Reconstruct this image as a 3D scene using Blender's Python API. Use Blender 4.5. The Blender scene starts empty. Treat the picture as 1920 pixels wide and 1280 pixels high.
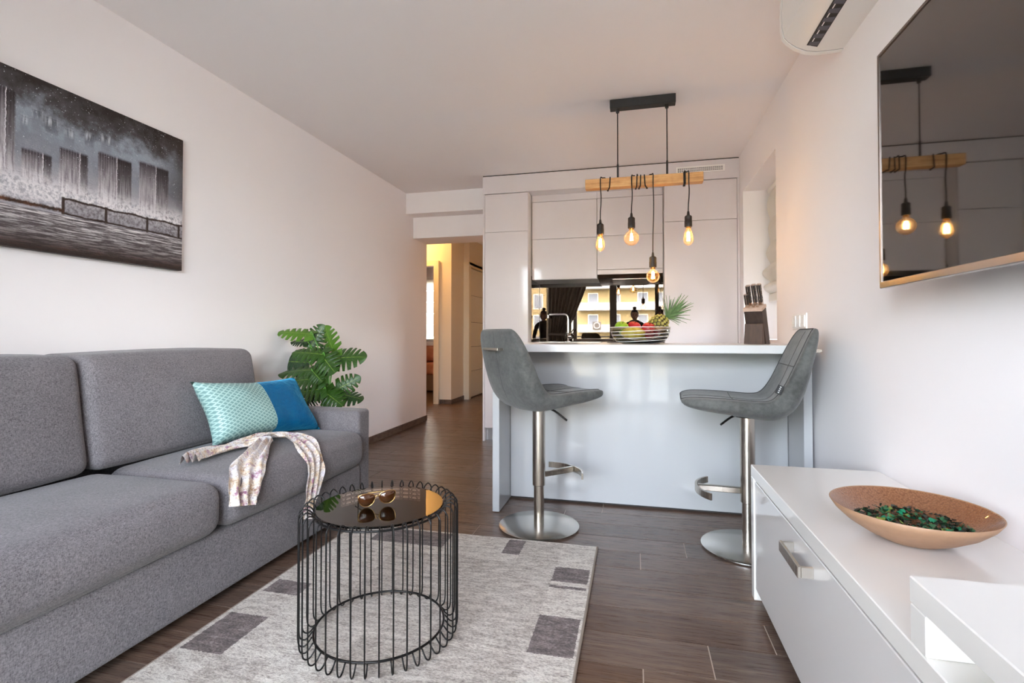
import bpy, bmesh, math, random
from mathutils import Vector, Matrix, noise
random.seed(7)
R = math.radians
S = bpy.context.scene
COL = S.collection

# ---------------------------------------------------------------- camera, light, exposure
cam = bpy.data.cameras.new('camera'); CAM = bpy.data.objects.new('camera', cam); COL.objects.link(CAM)
F, PX, PY = 955.0, 960.0, 611.3
cam.sensor_width = 36.0; cam.lens = F * 36.0 / 1920.0
cam.shift_x = 0.0; cam.shift_y = -(640.0 - PY) / 1920.0
cam.clip_start = 0.02; cam.clip_end = 400
CAM.location = (0, 0, 0.98)
CAM.rotation_euler = (R(91.0), 0, math.atan(230 / 955.0))
S.camera = CAM
S.view_settings.view_transform = 'Standard'; S.view_settings.look = 'None'
S.view_settings.gamma = 1.0; S.view_settings.use_curve_mapping = False
S.view_settings.exposure = 3.28
S.cycles.max_bounces = 14; S.cycles.diffuse_bounces = 8; S.cycles.glossy_bounces = 6
S.cycles.transparent_max_bounces = 16; S.cycles.transmission_bounces = 8
S.cycles.caustics_reflective = False; S.cycles.caustics_refractive = False
S.cycles.sample_clamp_indirect = 6.0

W = bpy.data.worlds.new('World'); S.world = W; W.use_nodes = True
wn = W.node_tree.nodes; wl = W.node_tree.links
sky = wn.new('ShaderNodeTexSky'); sky.sky_type = 'NISHITA'; sky.sun_disc = False
sky.sun_elevation = R(48); sky.sun_rotation = R(20); sky.air_density = 1.0; sky.dust_density = 2.5; sky.ozone_density = 1.0
hs = wn.new('ShaderNodeHueSaturation'); hs.inputs['Saturation'].default_value = 0.40
wl.new(sky.outputs[0], hs.inputs['Color'])
wl.new(hs.outputs[0], wn['Background'].inputs[0]); wn['Background'].inputs[1].default_value = 1.0

sun = bpy.data.lights.new('sun', 'SUN'); sun.energy = .25; sun.angle = R(0.6); sun.color = (1, .93, .82)
SUN = bpy.data.objects.new('sun', sun); COL.objects.link(SUN); SUN.rotation_euler = (R(-46), 0, R(18))
SUN.location = (0, 20, 30)

por = bpy.data.lights.new('window_portal', 'AREA'); por.shape = 'RECTANGLE'; por.size = 3.15; por.size_y = 2.45
por.cycles.is_portal = True
POR = bpy.data.objects.new('window_portal', por); COL.objects.link(POR); POR.location = (-.74, -1.22, 1.2); POR.rotation_euler = (R(90), 0, 0)

# ---------------------------------------------------------------- node / material helpers
def lin(c):
    return tuple((x / 255 / 12.92 if x / 255 <= .04045 else ((x / 255 + .055) / 1.055) ** 2.4) for x in c) + (1,)

class Mat:
    def __init__(s, name, col=(200, 200, 200), rough=.5, metal=0, spec=.5, **kw):
        s.m = bpy.data.materials.new(name); s.m.use_nodes = True
        s.nt = s.m.node_tree; s.b = s.nt.nodes['Principled BSDF']; s.out = s.nt.nodes['Material Output']
        s.set('Base Color', lin(col))
        s.set('Roughness', rough); s.set('Metallic', metal); s.set('Specular IOR Level', spec)
        for k, v in kw.items(): s.set(k.replace('_', ' '), v)
    def set(s, k, v):
        i = s.b.inputs[k]
        if hasattr(v, 'is_output'): s.nt.links.new(v, i)
        else: i.default_value = v
        return s
    def n(s, t, ins=None, **props):
        nd = s.nt.nodes.new(t)
        for k, v in props.items(): setattr(nd, k, v)
        for k, v in (ins or {}).items():
            if hasattr(v, 'is_output'): s.nt.links.new(v, nd.inputs[k])
            else: nd.inputs[k].default_value = v
        return nd
    def math(s, op, a, b=0.0, c=None, clamp=False):
        ins = {0: a, 1: b}
        if c is not None: ins[2] = c
        return s.n('ShaderNodeMath', ins, operation=op, use_clamp=clamp).outputs[0]
    def coord(s, which='Object', scale=(1, 1, 1), rot=(0, 0, 0)):
        t = s.n('ShaderNodeTexCoord').outputs[which]
        return s.n('ShaderNodeMapping', {'Vector': t, 'Scale': scale, 'Rotation': rot}).outputs[0]
    def noise(s, vec, scale=5, detail=4, rough=.55, out='Fac'):
        return s.n('ShaderNodeTexNoise', {'Vector': vec, 'Scale': scale, 'Detail': detail, 'Roughness': rough}).outputs[out]
    def ramp(s, fac, stops):
        r = s.n('ShaderNodeValToRGB', {'Fac': fac}); e = r.color_ramp.elements
        while len(e) < len(stops): e.new(.5)
        for el, (p, c) in zip(e, stops):
            el.position = p; el.color = lin(c) if max(c) > 1 else tuple(c) + (1,)
        return r.outputs[0]
    def mix(s, fac, a, b, mode='MIX'):
        nd = s.n('ShaderNodeMix', data_type='RGBA', blend_type=mode)
        for i, v in ((0, fac), (6, a), (7, b)):
            if hasattr(v, 'is_output'): s.nt.links.new(v, nd.inputs[i])
            else: nd.inputs[i].default_value = (lin(v) if i and len(v) == 3 else v)
        return nd.outputs[2]
    def bump(s, h, strength=.3, dist=.002):
        b = s.n('ShaderNodeBump', {'Height': h, 'Strength': strength, 'Distance': dist})
        s.set('Normal', b.outputs[0]); return s
    def step(s, v, a, b):      # smooth 0..1 between a and b
        return s.n('ShaderNodeMapRange', {'Value': v, 'From Min': a, 'From Max': b}, clamp=True).outputs[0]

def glass(name, tint=(1, 1, 1), ior=1.45, rough=0.0, boost=0.0):
    m = Mat(name); nt = m.nt; nt.nodes.remove(m.b)
    t = m.n('ShaderNodeBsdfTransparent', {'Color': tuple(tint) + (1,)})
    g = m.n('ShaderNodeBsdfGlossy', {'Color': (1, 1, 1, 1), 'Roughness': rough})
    f = m.n('ShaderNodeFresnel', {'IOR': ior}).outputs[0]
    if boost: f = m.math('ADD', f, boost, clamp=True)
    x = m.n('ShaderNodeMixShader', {0: f, 1: t.outputs[0], 2: g.outputs[0]})
    nt.links.new(x.outputs[0], m.out.inputs[0]); return m.m

def emit(name, col, strength):
    m = Mat(name, (0, 0, 0)); m.set('Emission Color', lin(col)); m.set('Emission Strength', strength); return m.m

# ---------------------------------------------------------------- object helpers
ORG = {}
def thing(name, label, cat, loc=(0, 0, 0), group=None):
    o = bpy.data.objects.new(name, None); COL.objects.link(o); o.location = loc
    o.empty_display_size = .05
    o['label'] = label; o['category'] = cat
    if group: o['group'] = group
    ORG[o.name] = Vector(loc); return o

def obj(name, bm, mat, parent=None, label=None, cat=None, group=None, kind=None, smooth=False, loc=None):
    me = bpy.data.meshes.new(name)
    org = ORG[parent.name] if parent else (Vector(loc) if loc else Vector((0, 0, 0)))
    if org.length: bmesh.ops.translate(bm, vec=-org, verts=bm.verts)
    bmesh.ops.recalc_face_normals(bm, faces=bm.faces)
    bm.to_mesh(me); bm.free()
    for m in (mat if isinstance(mat, (list, tuple)) else [mat]): me.materials.append(m)
    if smooth:
        me.polygons.foreach_set('use_smooth', [True] * len(me.polygons))
    o = bpy.data.objects.new(name, me); COL.objects.link(o)
    if parent: o.parent = parent
    else: o.location = org
    ORG[o.name] = org
    for k, v in (('label', label), ('category', cat), ('group', group), ('kind', kind)):
        if v: o[k] = v
    return o

def struct(name, bm, mat, parent=None):
    return obj(name, bm, mat, parent, kind='structure')

def copy_tree(o, parent=None):
    c = o.copy(); COL.objects.link(c)
    if parent: c.parent = parent; c.matrix_parent_inverse = o.matrix_parent_inverse
    ORG[c.name] = ORG.get(o.name, Vector((0, 0, 0)))
    for ch in list(o.children): copy_tree(ch, c)
    return c

def auto(o, ang=35):
    me = o.data
    me.polygons.foreach_set('use_smooth', [True] * len(me.polygons))
    b = bmesh.new(); b.from_mesh(me)
    for e in b.edges:
        if len(e.link_faces) == 2 and e.calc_face_angle(0) > R(ang): e.smooth = False
    b.to_mesh(me); b.free(); return o

def BM(): return bmesh.new()

def box(x0, x1, y0, y1, z0, z1, bev=0, seg=2, bm=None):
    b = bmesh.new()
    bmesh.ops.create_cube(b, size=1)
    for v in b.verts:
        v.co = ((x0 + x1) / 2 + v.co.x * (x1 - x0), (y0 + y1) / 2 + v.co.y * (y1 - y0), (z0 + z1) / 2 + v.co.z * (z1 - z0))
    if bev: bmesh.ops.bevel(b, geom=b.edges[:], offset=bev, segments=seg, affect='EDGES', profile=.5)
    if bm is None: return b
    return join(bm, b)

def join(bm, b, M=None, mi=None):
    vs = [bm.verts.new(M @ v.co if M else v.co) for v in b.verts]
    b.verts.index_update()
    for f in b.faces:
        try:
            nf = bm.faces.new([vs[v.index] for v in f.verts]); nf.smooth = f.smooth
            nf.material_index = f.material_index if mi is None else mi
        except ValueError: pass
    b.free(); return bm

def lathe(prof, center=(0, 0, 0), n=48, M=None, bm=None, a0=0.0):
    b = bm or bmesh.new(); c = Vector(center); rings = []
    for r, z in prof:
        if r < 1e-6:
            rings.append([b.verts.new((M @ Vector((0, 0, z)) if M else Vector((0, 0, z))) + c)])
        else:
            ring = []
            for i in range(n):
                p = Vector((r * math.cos(a0 + 2 * math.pi * i / n), r * math.sin(a0 + 2 * math.pi * i / n), z))
                ring.append(b.verts.new((M @ p if M else p) + c))
            rings.append(ring)
    for A, B in zip(rings, rings[1:]):
        for i in range(n):
            j = (i + 1) % n
            if len(A) == 1 and len(B) == 1: continue
            if len(A) == 1: f = (A[0], B[j], B[i])
            elif len(B) == 1: f = (A[i], A[j], B[0])
            else: f = (A[i], A[j], B[j], B[i])
            b.faces.new(f)
    return b

def tube(path, r, n=8, bm=None, closed=False, caps=True):
    b = bm or bmesh.new(); P = [Vector(p) for p in path]; N = len(P)
    rr = r if isinstance(r, (list, tuple)) else [r] * N
    T = []
    for i in range(N):
        if closed: t = P[(i + 1) % N] - P[i - 1]
        else: t = P[min(i + 1, N - 1)] - P[max(i - 1, 0)]
        T.append(t.normalized())
    up = Vector((0, 0, 1)) if abs(T[0].z) < .9 else Vector((1, 0, 0))
    u = (up - T[0] * up.dot(T[0])).normalized(); rings = []
    for i in range(N):
        u = (u - T[i] * u.dot(T[i])).normalized(); v = T[i].cross(u)
        rings.append([b.verts.new(P[i] + (u * math.cos(2 * math.pi * k / n) + v * math.sin(2 * math.pi * k / n)) * rr[i]) for k in range(n)])
    m = N if closed else N - 1
    for i in range(m):
        A, B = rings[i], rings[(i + 1) % N]
        off = 0
        if closed and i == N - 1:
            off = min(range(n), key=lambda o: sum((A[k].co - B[(k + o) % n].co).length for k in range(n)))
        for k in range(n): b.faces.new((A[k], A[(k + 1) % n], B[(k + 1 + off) % n], B[(k + off) % n]))
    if caps and not closed:
        b.faces.new(rings[0][::-1]); b.faces.new(rings[-1])
    return b

def smooth_path(pts, n=8, closed=False):
    P = [Vector(p) for p in pts]; out = []; N = len(P)
    for i in range(N if closed else N - 1):
        if closed: p0, p1, p2, p3 = P[i - 1], P[i], P[(i + 1) % N], P[(i + 2) % N]
        else: p0, p1, p2, p3 = P[max(i - 1, 0)], P[i], P[i + 1], P[min(i + 2, N - 1)]
        for k in range(n):
            t = k / n
            out.append(.5 * ((2 * p1) + (p2 - p0) * t + (2 * p0 - 5 * p1 + 4 * p2 - p3) * t * t + (3 * p1 - p0 - 3 * p2 + p3) * t ** 3))
    if not closed: out.append(P[-1])
    return out

def prism(prof, axis, a0, a1, bm=None):
    """closed 2D profile extruded; axis 'y': prof=(x,z); 'x': prof=(y,z); 'z': prof=(x,y)"""
    b = bm or bmesh.new()
    def P(p, a):
        return {'y': (p[0], a, p[1]), 'x': (a, p[0], p[1]), 'z': (p[0], p[1], a)}[axis]
    A = [b.verts.new(P(p, a0)) for p in prof]; B = [b.verts.new(P(p, a1)) for p in prof]; n = len(prof)
    for i in range(n): b.faces.new((A[i], A[(i + 1) % n], B[(i + 1) % n], B[i]))
    b.faces.new(A[::-1]); b.faces.new(B); return b

def rbox(x0, x1, y0, y1, z0, z1, r, bulge=(0, 0, 0), seg=5, mid=10, wob=0.0):
    """upholstered box: rounded edges radius r, faces puffed out by bulge"""
    h = ((x1 - x0) / 2, (y1 - y0) / 2, (z1 - z0) / 2); c = Vector(((x0 + x1) / 2, (y0 + y1) / 2, (z0 + z1) / 2))
    r = min(r, *[v * .98 for v in h])
    def samples(hh):
        s = [-hh + r * (1 - math.cos(math.pi / 2 * k / seg)) for k in range(seg)]
        m = [-(hh - r) + 2 * (hh - r) * k / mid for k in range(mid + 1)]
        return s + m + [-v for v in s[::-1]]
    ss = [samples(v) for v in h]; b = bmesh.new(); cache = {}
    def vert(p):
        key = tuple(round(v, 5) for v in p)
        if key in cache: return cache[key]
        q = Vector([max(-(h[i] - r), min(h[i] - r, p[i])) for i in range(3)]); d = Vector(p) - q
        if d.length > 1e-9: d = d.normalized() * r
        w = q + d
        for i in range(3):
            j, k = (i + 1) % 3, (i + 2) % 3
            f = (1 - (p[j] / h[j]) ** 2) * (1 - (p[k] / h[k]) ** 2)
            w[i] += bulge[i] * f * (p[i] / h[i])
        w = w + c
        if wob: w += wob * noise.noise_vector(w * 4.0)
        cache[key] = b.verts.new(w); return cache[key]
    for i in range(3):
        j, k = (i + 1) % 3, (i + 2) % 3
        for sgn in (-1, 1):
            for a in range(len(ss[j]) - 1):
                for d in range(len(ss[k]) - 1):
                    vs = []
                    for (aa, dd) in ((a, d), (a + 1, d), (a + 1, d + 1), (a, d + 1)):
                        p = [0, 0, 0]; p[i] = sgn * h[i]; p[j] = ss[j][aa]; p[k] = ss[k][dd]; vs.append(vert(p))
                    vs = list(dict.fromkeys(vs))
                    if len(vs) > 2:
                        try: b.faces.new(vs)
                        except ValueError: pass
    for f in b.faces: f.smooth = True
    return b

def ellipsoid(c, rx, ry, rz, n=24, m=14, M=None):
    b = bmesh.new(); bmesh.ops.create_uvsphere(b, u_segments=n, v_segments=m, radius=1)
    for v in b.verts:
        p = Vector((v.co.x * rx, v.co.y * ry, v.co.z * rz)); v.co = (M @ p if M else p) + Vector(c)
    for f in b.faces: f.smooth = True
    return b

# ---------------------------------------------------------------- materials
def paint(name, col, rough=.85):
    m = Mat(name, col, rough, spec=.25); v = m.coord('Object', (1, 1, 1))
    m.bump(m.noise(v, 180, 3), .06, .001); return m.m
M_wall = paint('wall_paint', (243, 238, 238))
M_ceil = paint('ceiling_paint', (240, 235, 234))
M_hallwall = paint('hall_paint', (228, 222, 212))

def m_plank():
    m = Mat('wood_look_plank', rough=.42, spec=.45)
    oi = m.n('ShaderNodeObjectInfo').outputs['Random']
    t = m.n('ShaderNodeTexCoord').outputs['Object']
    off = m.n('ShaderNodeVectorMath', {0: t, 1: m.n('ShaderNodeCombineXYZ', {'X': m.math('MULTIPLY', oi, 37.0), 'Y': m.math('MULTIPLY', oi, 91.0), 'Z': 0}).outputs[0]}, operation='ADD').outputs[0]
    v = m.n('ShaderNodeMapping', {'Vector': off, 'Scale': (1.2, 16, 1)}).outputs[0]
    g1 = m.noise(v, 3.0, 6, .62)
    v2 = m.n('ShaderNodeMapping', {'Vector': off, 'Scale': (2, 70, 1)}).outputs[0]
    g2 = m.noise(v2, 4.0, 4, .6)
    g = m.math('ADD', m.math('MULTIPLY', g1, .72), m.math('MULTIPLY', g2, .28))
    c = m.ramp(g, ((.28, (66, 53, 46)), (.42, (98, 82, 73)), (.58, (122, 106, 95)), (.76, (156, 140, 128))))
    tone = m.ramp(oi, ((0, (204, 180, 163)), (.4, (240, 224, 213)), (.75, (220, 214, 211)), (1, (255, 244, 235))))
    c = m.mix(1.0, c, tone, 'MULTIPLY')
    m.set('Base Color', c); m.set('Roughness', m.step(g, 0, 1)); 
    m.set('Roughness', m.math('ADD', m.math('MULTIPLY', g2, .2), .19))
    m.bump(g, .12, .002); return m.m
M_plank = m_plank()
M_grout = Mat('grout', (196, 180, 166), .8).m
def m_skirt():
    m = Mat('skirting_tile', rough=.5); v = m.coord('Object', (8, 8, 40))
    g = m.noise(v, 2, 5); m.set('Base Color', m.ramp(g, ((.3, (72, 58, 52)), (.7, (112, 95, 86))))); return m.m
M_skirt = m_skirt()

def m_fabric(name, dark, light, scale=520):
    m = Mat(name, rough=.92, spec=.15); t = m.n('ShaderNodeTexCoord').outputs['Object']
    def st(sx, sy, sz, sc): return m.noise(m.n('ShaderNodeMapping', {'Vector': t, 'Scale': (sx, sy, sz)}).outputs[0], sc, 2, .6)
    a = st(1, .25, 1, scale); b = st(.9, 1, .25, scale); c = m.noise(t, 160, 3, .6); d = m.noise(t, 7, 3)
    g = m.math('ADD', m.math('ADD', m.math('MULTIPLY', a, .35), m.math('MULTIPLY', b, .35)), m.math('ADD', m.math('MULTIPLY', c, .22), m.math('MULTIPLY', d, .08)))
    m.set('Base Color', m.ramp(g, ((.36, dark), (.64, light))))
    m.set('Sheen Weight', .15); m.bump(g, .35, .002); return m.m
M_sofa = m_fabric('sofa_weave', (72, 68, 70), (146, 140, 142))

def m_velvet():
    m = Mat('blue_velvet', (0, 92, 140), .55, spec=.3); v = m.coord('Object', (1, 1, 1))
    lw = m.n('ShaderNodeLayerWeight', {'Blend': .35}).outputs['Facing']
    n = m.noise(v, 14, 4, .6)
    m.set('Base Color', m.mix(m.math('MULTIPLY', n, 1.0), (0, 66, 108), (0, 108, 158)))
    m.set('Sheen Weight', .9); m.set('Sheen Tint', lin((60, 190, 240))); m.set('Sheen Roughness', .35)
    m.set('Roughness', .42); m.bump(m.noise(m.coord('Object', (1, 1, 2.2)), 11, 4, .6), .55, .03); return m.m
M_velvet = m_velvet()
def m_lattice():
    m = Mat('mint_lattice_brocade', rough=.45, spec=.4)
    uv = m.n('ShaderNodeTexCoord').outputs['UV']
    def ring(ox, oy):
        s = m.n('ShaderNodeMapping', {'Vector': uv, 'Scale': (21, 25, 1), 'Location': (ox, oy, 0)}).outputs[0]
        fr = m.n('ShaderNodeVectorMath', {0: s}, operation='FRACTION').outputs[0]
        ce = m.n('ShaderNodeVectorMath', {0: fr, 1: (.5, .5, 0)}, operation='SUBTRACT').outputs[0]
        x = m.n('ShaderNodeSeparateXYZ', {0: ce})
        d = m.math('SQRT', m.math('ADD', m.math('POWER', m.math('ABSOLUTE', x.outputs[0]), 2.0), m.math('POWER', m.math('ABSOLUTE', x.outputs[1]), 2.0)))
        return m.math('LESS_THAN', m.math('ABSOLUTE', m.math('SUBTRACT', d, .40)), .075)
    k = m.math('MAXIMUM', ring(0, 0), ring(.5, .5))
    m.set('Base Color', m.mix(k, (112, 146, 143), (160, 190, 184)))
    m.set('Roughness', m.math('SUBTRACT', .6, m.math('MULTIPLY', k, .25))); m.bump(k, .25, .001); return m.m
M_lattice = m_lattice()
def m_scarf():
    m = Mat('floral_silk', rough=.5, spec=.35); v = m.coord('Object', (1, 1, 1))
    a = m.noise(v, 22, 5, .7, 'Color'); sx = m.n('ShaderNodeSeparateColor', {0: a})
    base = m.ramp(sx.outputs[0], ((.35, (196, 160, 120)), (.45, (222, 205, 185)), (.55, (226, 219, 216)), (.68, (214, 208, 216))))
    c = m.mix(m.step(sx.outputs[1], .56, .64), base, (150, 92, 128))
    c = m.mix(m.step(sx.outputs[2], .60, .68), c, (150, 100, 66))
    l = m.noise(v, 60, 3, .6); c = m.mix(m.step(m.math('ABSOLUTE', m.math('SUBTRACT', l, .5)), .02, .008), c, (136, 118, 116))
    m.set('Base Color', c); m.set('Sheen Weight', .3); return m.m
M_scarf = m_scarf()

def m_leaf(name, a, b):
    m = Mat(name, rough=.32, spec=.5); uv = m.n('ShaderNodeTexCoord').outputs['UV']; x = m.n('ShaderNodeSeparateXYZ', {0: uv})
    s = m.math('ABSOLUTE', x.outputs[0])
    w = m.math('ABSOLUTE', m.math('SINE', m.math('MULTIPLY', m.math('SUBTRACT', x.outputs[1], m.math('MULTIPLY', s, .35)), 34.0)))
    c = m.mix(m.math('MULTIPLY', m.step(w, .12, .02), .45), m.mix(m.noise(uv, 6, 3), a, b), (140, 172, 66))
    c = m.mix(m.step(s, .035, .015), c, (132, 160, 64))
    m.set('Base Color', c); m.bump(w, .3, .002); m.set('Subsurface Weight', 0.0); return m.m
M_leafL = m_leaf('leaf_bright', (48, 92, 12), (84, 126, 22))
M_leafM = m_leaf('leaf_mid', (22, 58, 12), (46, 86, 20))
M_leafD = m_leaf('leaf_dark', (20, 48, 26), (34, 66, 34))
M_stem = Mat('stem_green', (92, 150, 60), .4).m
M_pot = Mat('pot_grey', (120, 116, 112), .7).m
M_soil = Mat('soil', (48, 36, 28), .95).m

M_blackmetal = Mat('black_wire', (34, 32, 31), .32, .6, .5).m
M_tableglass = glass('smoked_glass', (.74, .68, .63), 1.5, 0.0, .0)
M_gold = Mat('gold_wire', (214, 176, 120), .2, 1).m
M_lens = Mat('brown_lens', (66, 34, 12), .05, 0, .9).m
M_templ = Mat('temple_tip', (62, 44, 34), .3).m

DARK = ((-1.375, -1.225, 1.31, 1.52), (-1.375, -1.225, 1.67, 1.765), (-.58, -.50, 2.205, 2.36), (-.325, -.183, 2.007, 2.13), (-.325, -.183, 1.955, 1.975), (-.325, -.183, 1.54, 1.757), (-1.225, -1.05, .85, 1.02), (-1.225, -.86, 2.205, 2.36))
MID = ((-1.05, -.325, 1.54, 2.13), (-.86, -.325, .85, 1.52), (-.50, -.325, 2.13, 2.36), (-1.225, -1.05, 1.02, 1.31))
def m_rug():
    m = Mat('rug_pile', rough=.95, spec=.1); t = m.n('ShaderNodeTexCoord').outputs['Object']
    st = m.noise(m.n('ShaderNodeMapping', {'Vector': t, 'Scale': (5, 26, 1)}).outputs[0], 2.2, 5, .65)
    fib = m.noise(m.n('ShaderNodeMapping', {'Vector': t, 'Scale': (1, 1.7, 1)}).outputs[0], 105, 4, .75)
    fl = m.noise(m.n('ShaderNodeMapping', {'Vector': t, 'Scale': (1.4, 3, 1)}).outputs[0], 14, 4, .7)
    g = m.math('ADD', m.math('ADD', m.math('MULTIPLY', st, .28), m.math('MULTIPLY', fib, .46)), m.math('MULTIPLY', fl, .26))
    ds = m.n('ShaderNodeVectorMath', {0: m.noise(t, 120, 2, .5, 'Color'), 1: (.5, .5, .5)}, operation='SUBTRACT').outputs[0]
    ds = m.n('ShaderNodeVectorMath', {0: ds, 'Scale': .012}, operation='SCALE').outputs[0]
    x = m.n('ShaderNodeSeparateXYZ', {0: m.n('ShaderNodeVectorMath', {0: t, 1: ds}, operation='ADD').outputs[0]})
    def mask(L):
        tot = 0.0
        for a, b, c, d in [(q[0] + .77, q[1] + .77, q[2] - 1.5, q[3] - 1.5) for q in L]:   # rug's own origin
            ins = m.math('MULTIPLY', m.math('MULTIPLY', m.math('GREATER_THAN', x.outputs[0], a), m.math('LESS_THAN', x.outputs[0], b)), m.math('MULTIPLY', m.math('GREATER_THAN', x.outputs[1], c), m.math('LESS_THAN', x.outputs[1], d)))
            tot = m.math('MAXIMUM', ins, tot)
        return tot
    cl = m.ramp(g, ((.38, (136, 122, 112)), (.46, (188, 176, 165)), (.53, (222, 213, 202)), (.64, (234, 227, 217))))
    cm = m.ramp(g, ((.38, (118, 105, 96)), (.47, (170, 158, 147)), (.55, (208, 198, 187)), (.66, (228, 220, 210))))
    cd = m.ramp(g, ((.38, (64, 54, 51)), (.48, (106, 92, 88)), (.57, (146, 131, 126)), (.68, (204, 193, 186))))
    m.set('Base Color', m.mix(mask(DARK), m.mix(m.math('MULTIPLY', mask(MID), .8), cl, cm), cd)); m.set('Sheen Weight', .2); m.bump(fib, .9, .008); return m.m
M_rugL = m_rug()
M_bind = Mat('rug_binding', (150, 136, 124), .9).m

def m_nubuck():
    m = Mat('grey_nubuck', rough=.78, spec=.25); v = m.coord('Object')
    a = m.noise(v, 9, 5, .6); b = m.noise(v, 60, 4, .65)
    g = m.math('ADD', m.math('MULTIPLY', a, .6), m.math('MULTIPLY', b, .4))
    m.set('Base Color', m.ramp(g, ((.34, (64, 65, 63)), (.66, (102, 102, 99))))); m.set('Sheen Weight', .2); m.bump(b, .1, .001); return m.m
M_nubuck = m_nubuck()
M_piping = Mat('dark_piping', (62, 61, 59), .7).m
def m_steel(name='brushed_steel', col=(196, 188, 178), r=.26, sc=(300, 300, 4)):
    m = Mat(name, col, r, 1); v = m.coord('Object', sc)
    n = m.noise(v, 2, 2); m.set('Roughness', m.math('ADD', m.math('MULTIPLY', n, .05), r - .02)); return m.m
M_steel = m_steel(); M_steelD = m_steel('steel_plate', (192, 188, 182), .24, (3, 240, 3))
M_chrome = Mat('chrome', (225, 222, 218), .08, 1).m
M_tag = Mat('black_tag', (24, 24, 26), .6).m
M_tagtxt = Mat('tag_print', (180, 180, 180), .6).m

def m_gloss(name, col, rough=.06, coat=.3):
    m = Mat(name, col, .25, spec=.5); m.set('Coat Weight', coat); m.set('Coat Roughness', rough); m.set('Roughness', .3); return m.m
M_gloss = m_gloss('white_gloss_lacquer', (216, 209, 210))
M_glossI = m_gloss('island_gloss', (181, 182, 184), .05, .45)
M_carc = Mat('white_carcass', (222, 216, 212), .45).m
M_top = m_gloss('white_worktop', (214, 213, 212), .12, .4)
M_stand = m_gloss('stand_white_gloss', (234, 230, 225), .07, .8)
M_standD = m_gloss('stand_drawer_gloss', (226, 222, 220), .04, 1.0)
M_gap = Mat('shadow_gap', (58, 54, 52), .8).m
M_plinth = Mat('steel_plinth', (188, 188, 190), .3, .7).m

def m_mirror():
    m = Mat('bronze_mirror', (112, 104, 97), .0, 1); m.set('Roughness', .012); return m.m
M_mirror = m_mirror()
M_hooddark = Mat('hood_dark_glass', (120, 102, 88), .06, .85).m

def m_wood(name, stops, scale=(2, 30, 30), rough=.5):
    m = Mat(name, rough=rough); v = m.coord('Object', scale)
    g = m.math('ADD', m.math('MULTIPLY', m.noise(v, 2, 5, .6), .75), m.math('MULTIPLY', m.noise(m.coord('Object', (1, 1, 1)), 30, 3), .25))
    m.set('Base Color', m.ramp(g, stops)); m.bump(g, .1, .001); return m.m
M_beam = m_wood('light_timber', ((.3, (176, 118, 62)), (.5, (214, 158, 96)), (.7, (230, 184, 124))))
M_walnut = m_wood('dark_block_wood', ((.3, (44, 32, 27)), (.7, (70, 54, 46))), (30, 30, 3))
M_walnutF = m_wood('front_block_wood', ((.3, (62, 44, 34)), (.7, (88, 66, 52))), (30, 30, 3))
M_maple = m_wood('maple_cap', ((.3, (186, 156, 136)), (.7, (214, 190, 172))), (20, 20, 20))
M_handle = Mat('black_handle', (40, 32, 29), .4).m
M_rivet = Mat('steel_rivet', (222, 205, 190), .2, 1).m
M_cord = Mat('black_cord', (26, 23, 21), .7).m
M_socket = Mat('black_socket', (38, 32, 28), .45).m
M_canopy = Mat('black_canopy', (34, 33, 33), .5).m
def m_bulb():
    m = Mat('amber_bulb_glass'); nt = m.nt; nt.nodes.remove(m.b)
    t = m.n('ShaderNodeBsdfTransparent', {'Color': (1.0, .93, .82, 1)}); g = m.n('ShaderNodeBsdfGlossy', {'Roughness': .03}); d = m.n('ShaderNodeBsdfTranslucent', {'Color': (1, .66, .36, 1)})
    a = m.n('ShaderNodeMixShader', {0: .032, 1: t.outputs[0], 2: d.outputs[0]})
    x = m.n('ShaderNodeMixShader', {0: m.math('MULTIPLY', m.n('ShaderNodeFresnel', {'IOR': 1.25}).outputs[0], .5), 1: a.outputs[0], 2: g.outputs[0]})
    nt.links.new(x.outputs[0], m.out.inputs[0]); return m.m
M_bulb = m_bulb()
M_fil = emit('filament', (255, 196, 110), 30)
M_cap = Mat('brass_cap', (200, 150, 90), .3, 1).m

M_bezel = Mat('tv_bezel', (132, 118, 110), .3, .9).m
M_silver = Mat('tv_silver_edge', (206, 198, 192), .18, 1).m
M_screen = Mat('tv_screen', (14, 11, 9), .03, 0, .5).m
M_screen.node_tree.nodes['Principled BSDF'].inputs['IOR'].default_value = 2.3
M_plasticW = Mat('white_plastic', (236, 233, 229), .3, 0, .5).m
M_grey = Mat('grey_seam', (120, 116, 112), .6).m
M_dark = Mat('vent_black', (22, 22, 25), .5).m
M_vane = Mat('vane_grey', (84, 84, 94), .5).m

def m_copper():
    m = Mat('hammered_copper_glass', rough=.3); v = m.coord('Object')
    vo = m.n('ShaderNodeTexVoronoi', {'Vector': v, 'Scale': 240.0}, feature='F1').outputs['Distance']; n = m.noise(v, 300, 3)
    m.set('Base Color', m.mix(m.math('ADD', m.math('MULTIPLY', vo, .7), m.math('MULTIPLY', n, .4), clamp=True), (178, 124, 88), (112, 70, 46)))
    m.set('Metallic', .45); m.set('Coat Weight', .6); m.set('Coat Roughness', .05); m.bump(vo, .5, .002); return m.m
M_copper = m_copper()
def m_copperO():
    m = Mat('bowl_underside', rough=.35); v = m.coord('Object'); n = m.noise(v, 60, 4)
    m.set('Base Color', m.mix(n, (150, 114, 86), (174, 136, 106))); m.set('Metallic', .05); m.set('Roughness', .5); return m.m
M_copperO = m_copperO()
M_pp = [Mat('petal_%s' % i, c, .6).m for i, c in (('dark', (34, 44, 30)), ('brown', (62, 46, 34)), ('green', (46, 92, 56)), ('lime', (112, 128, 48)), ('emerald', (12, 122, 84)))]

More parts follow.
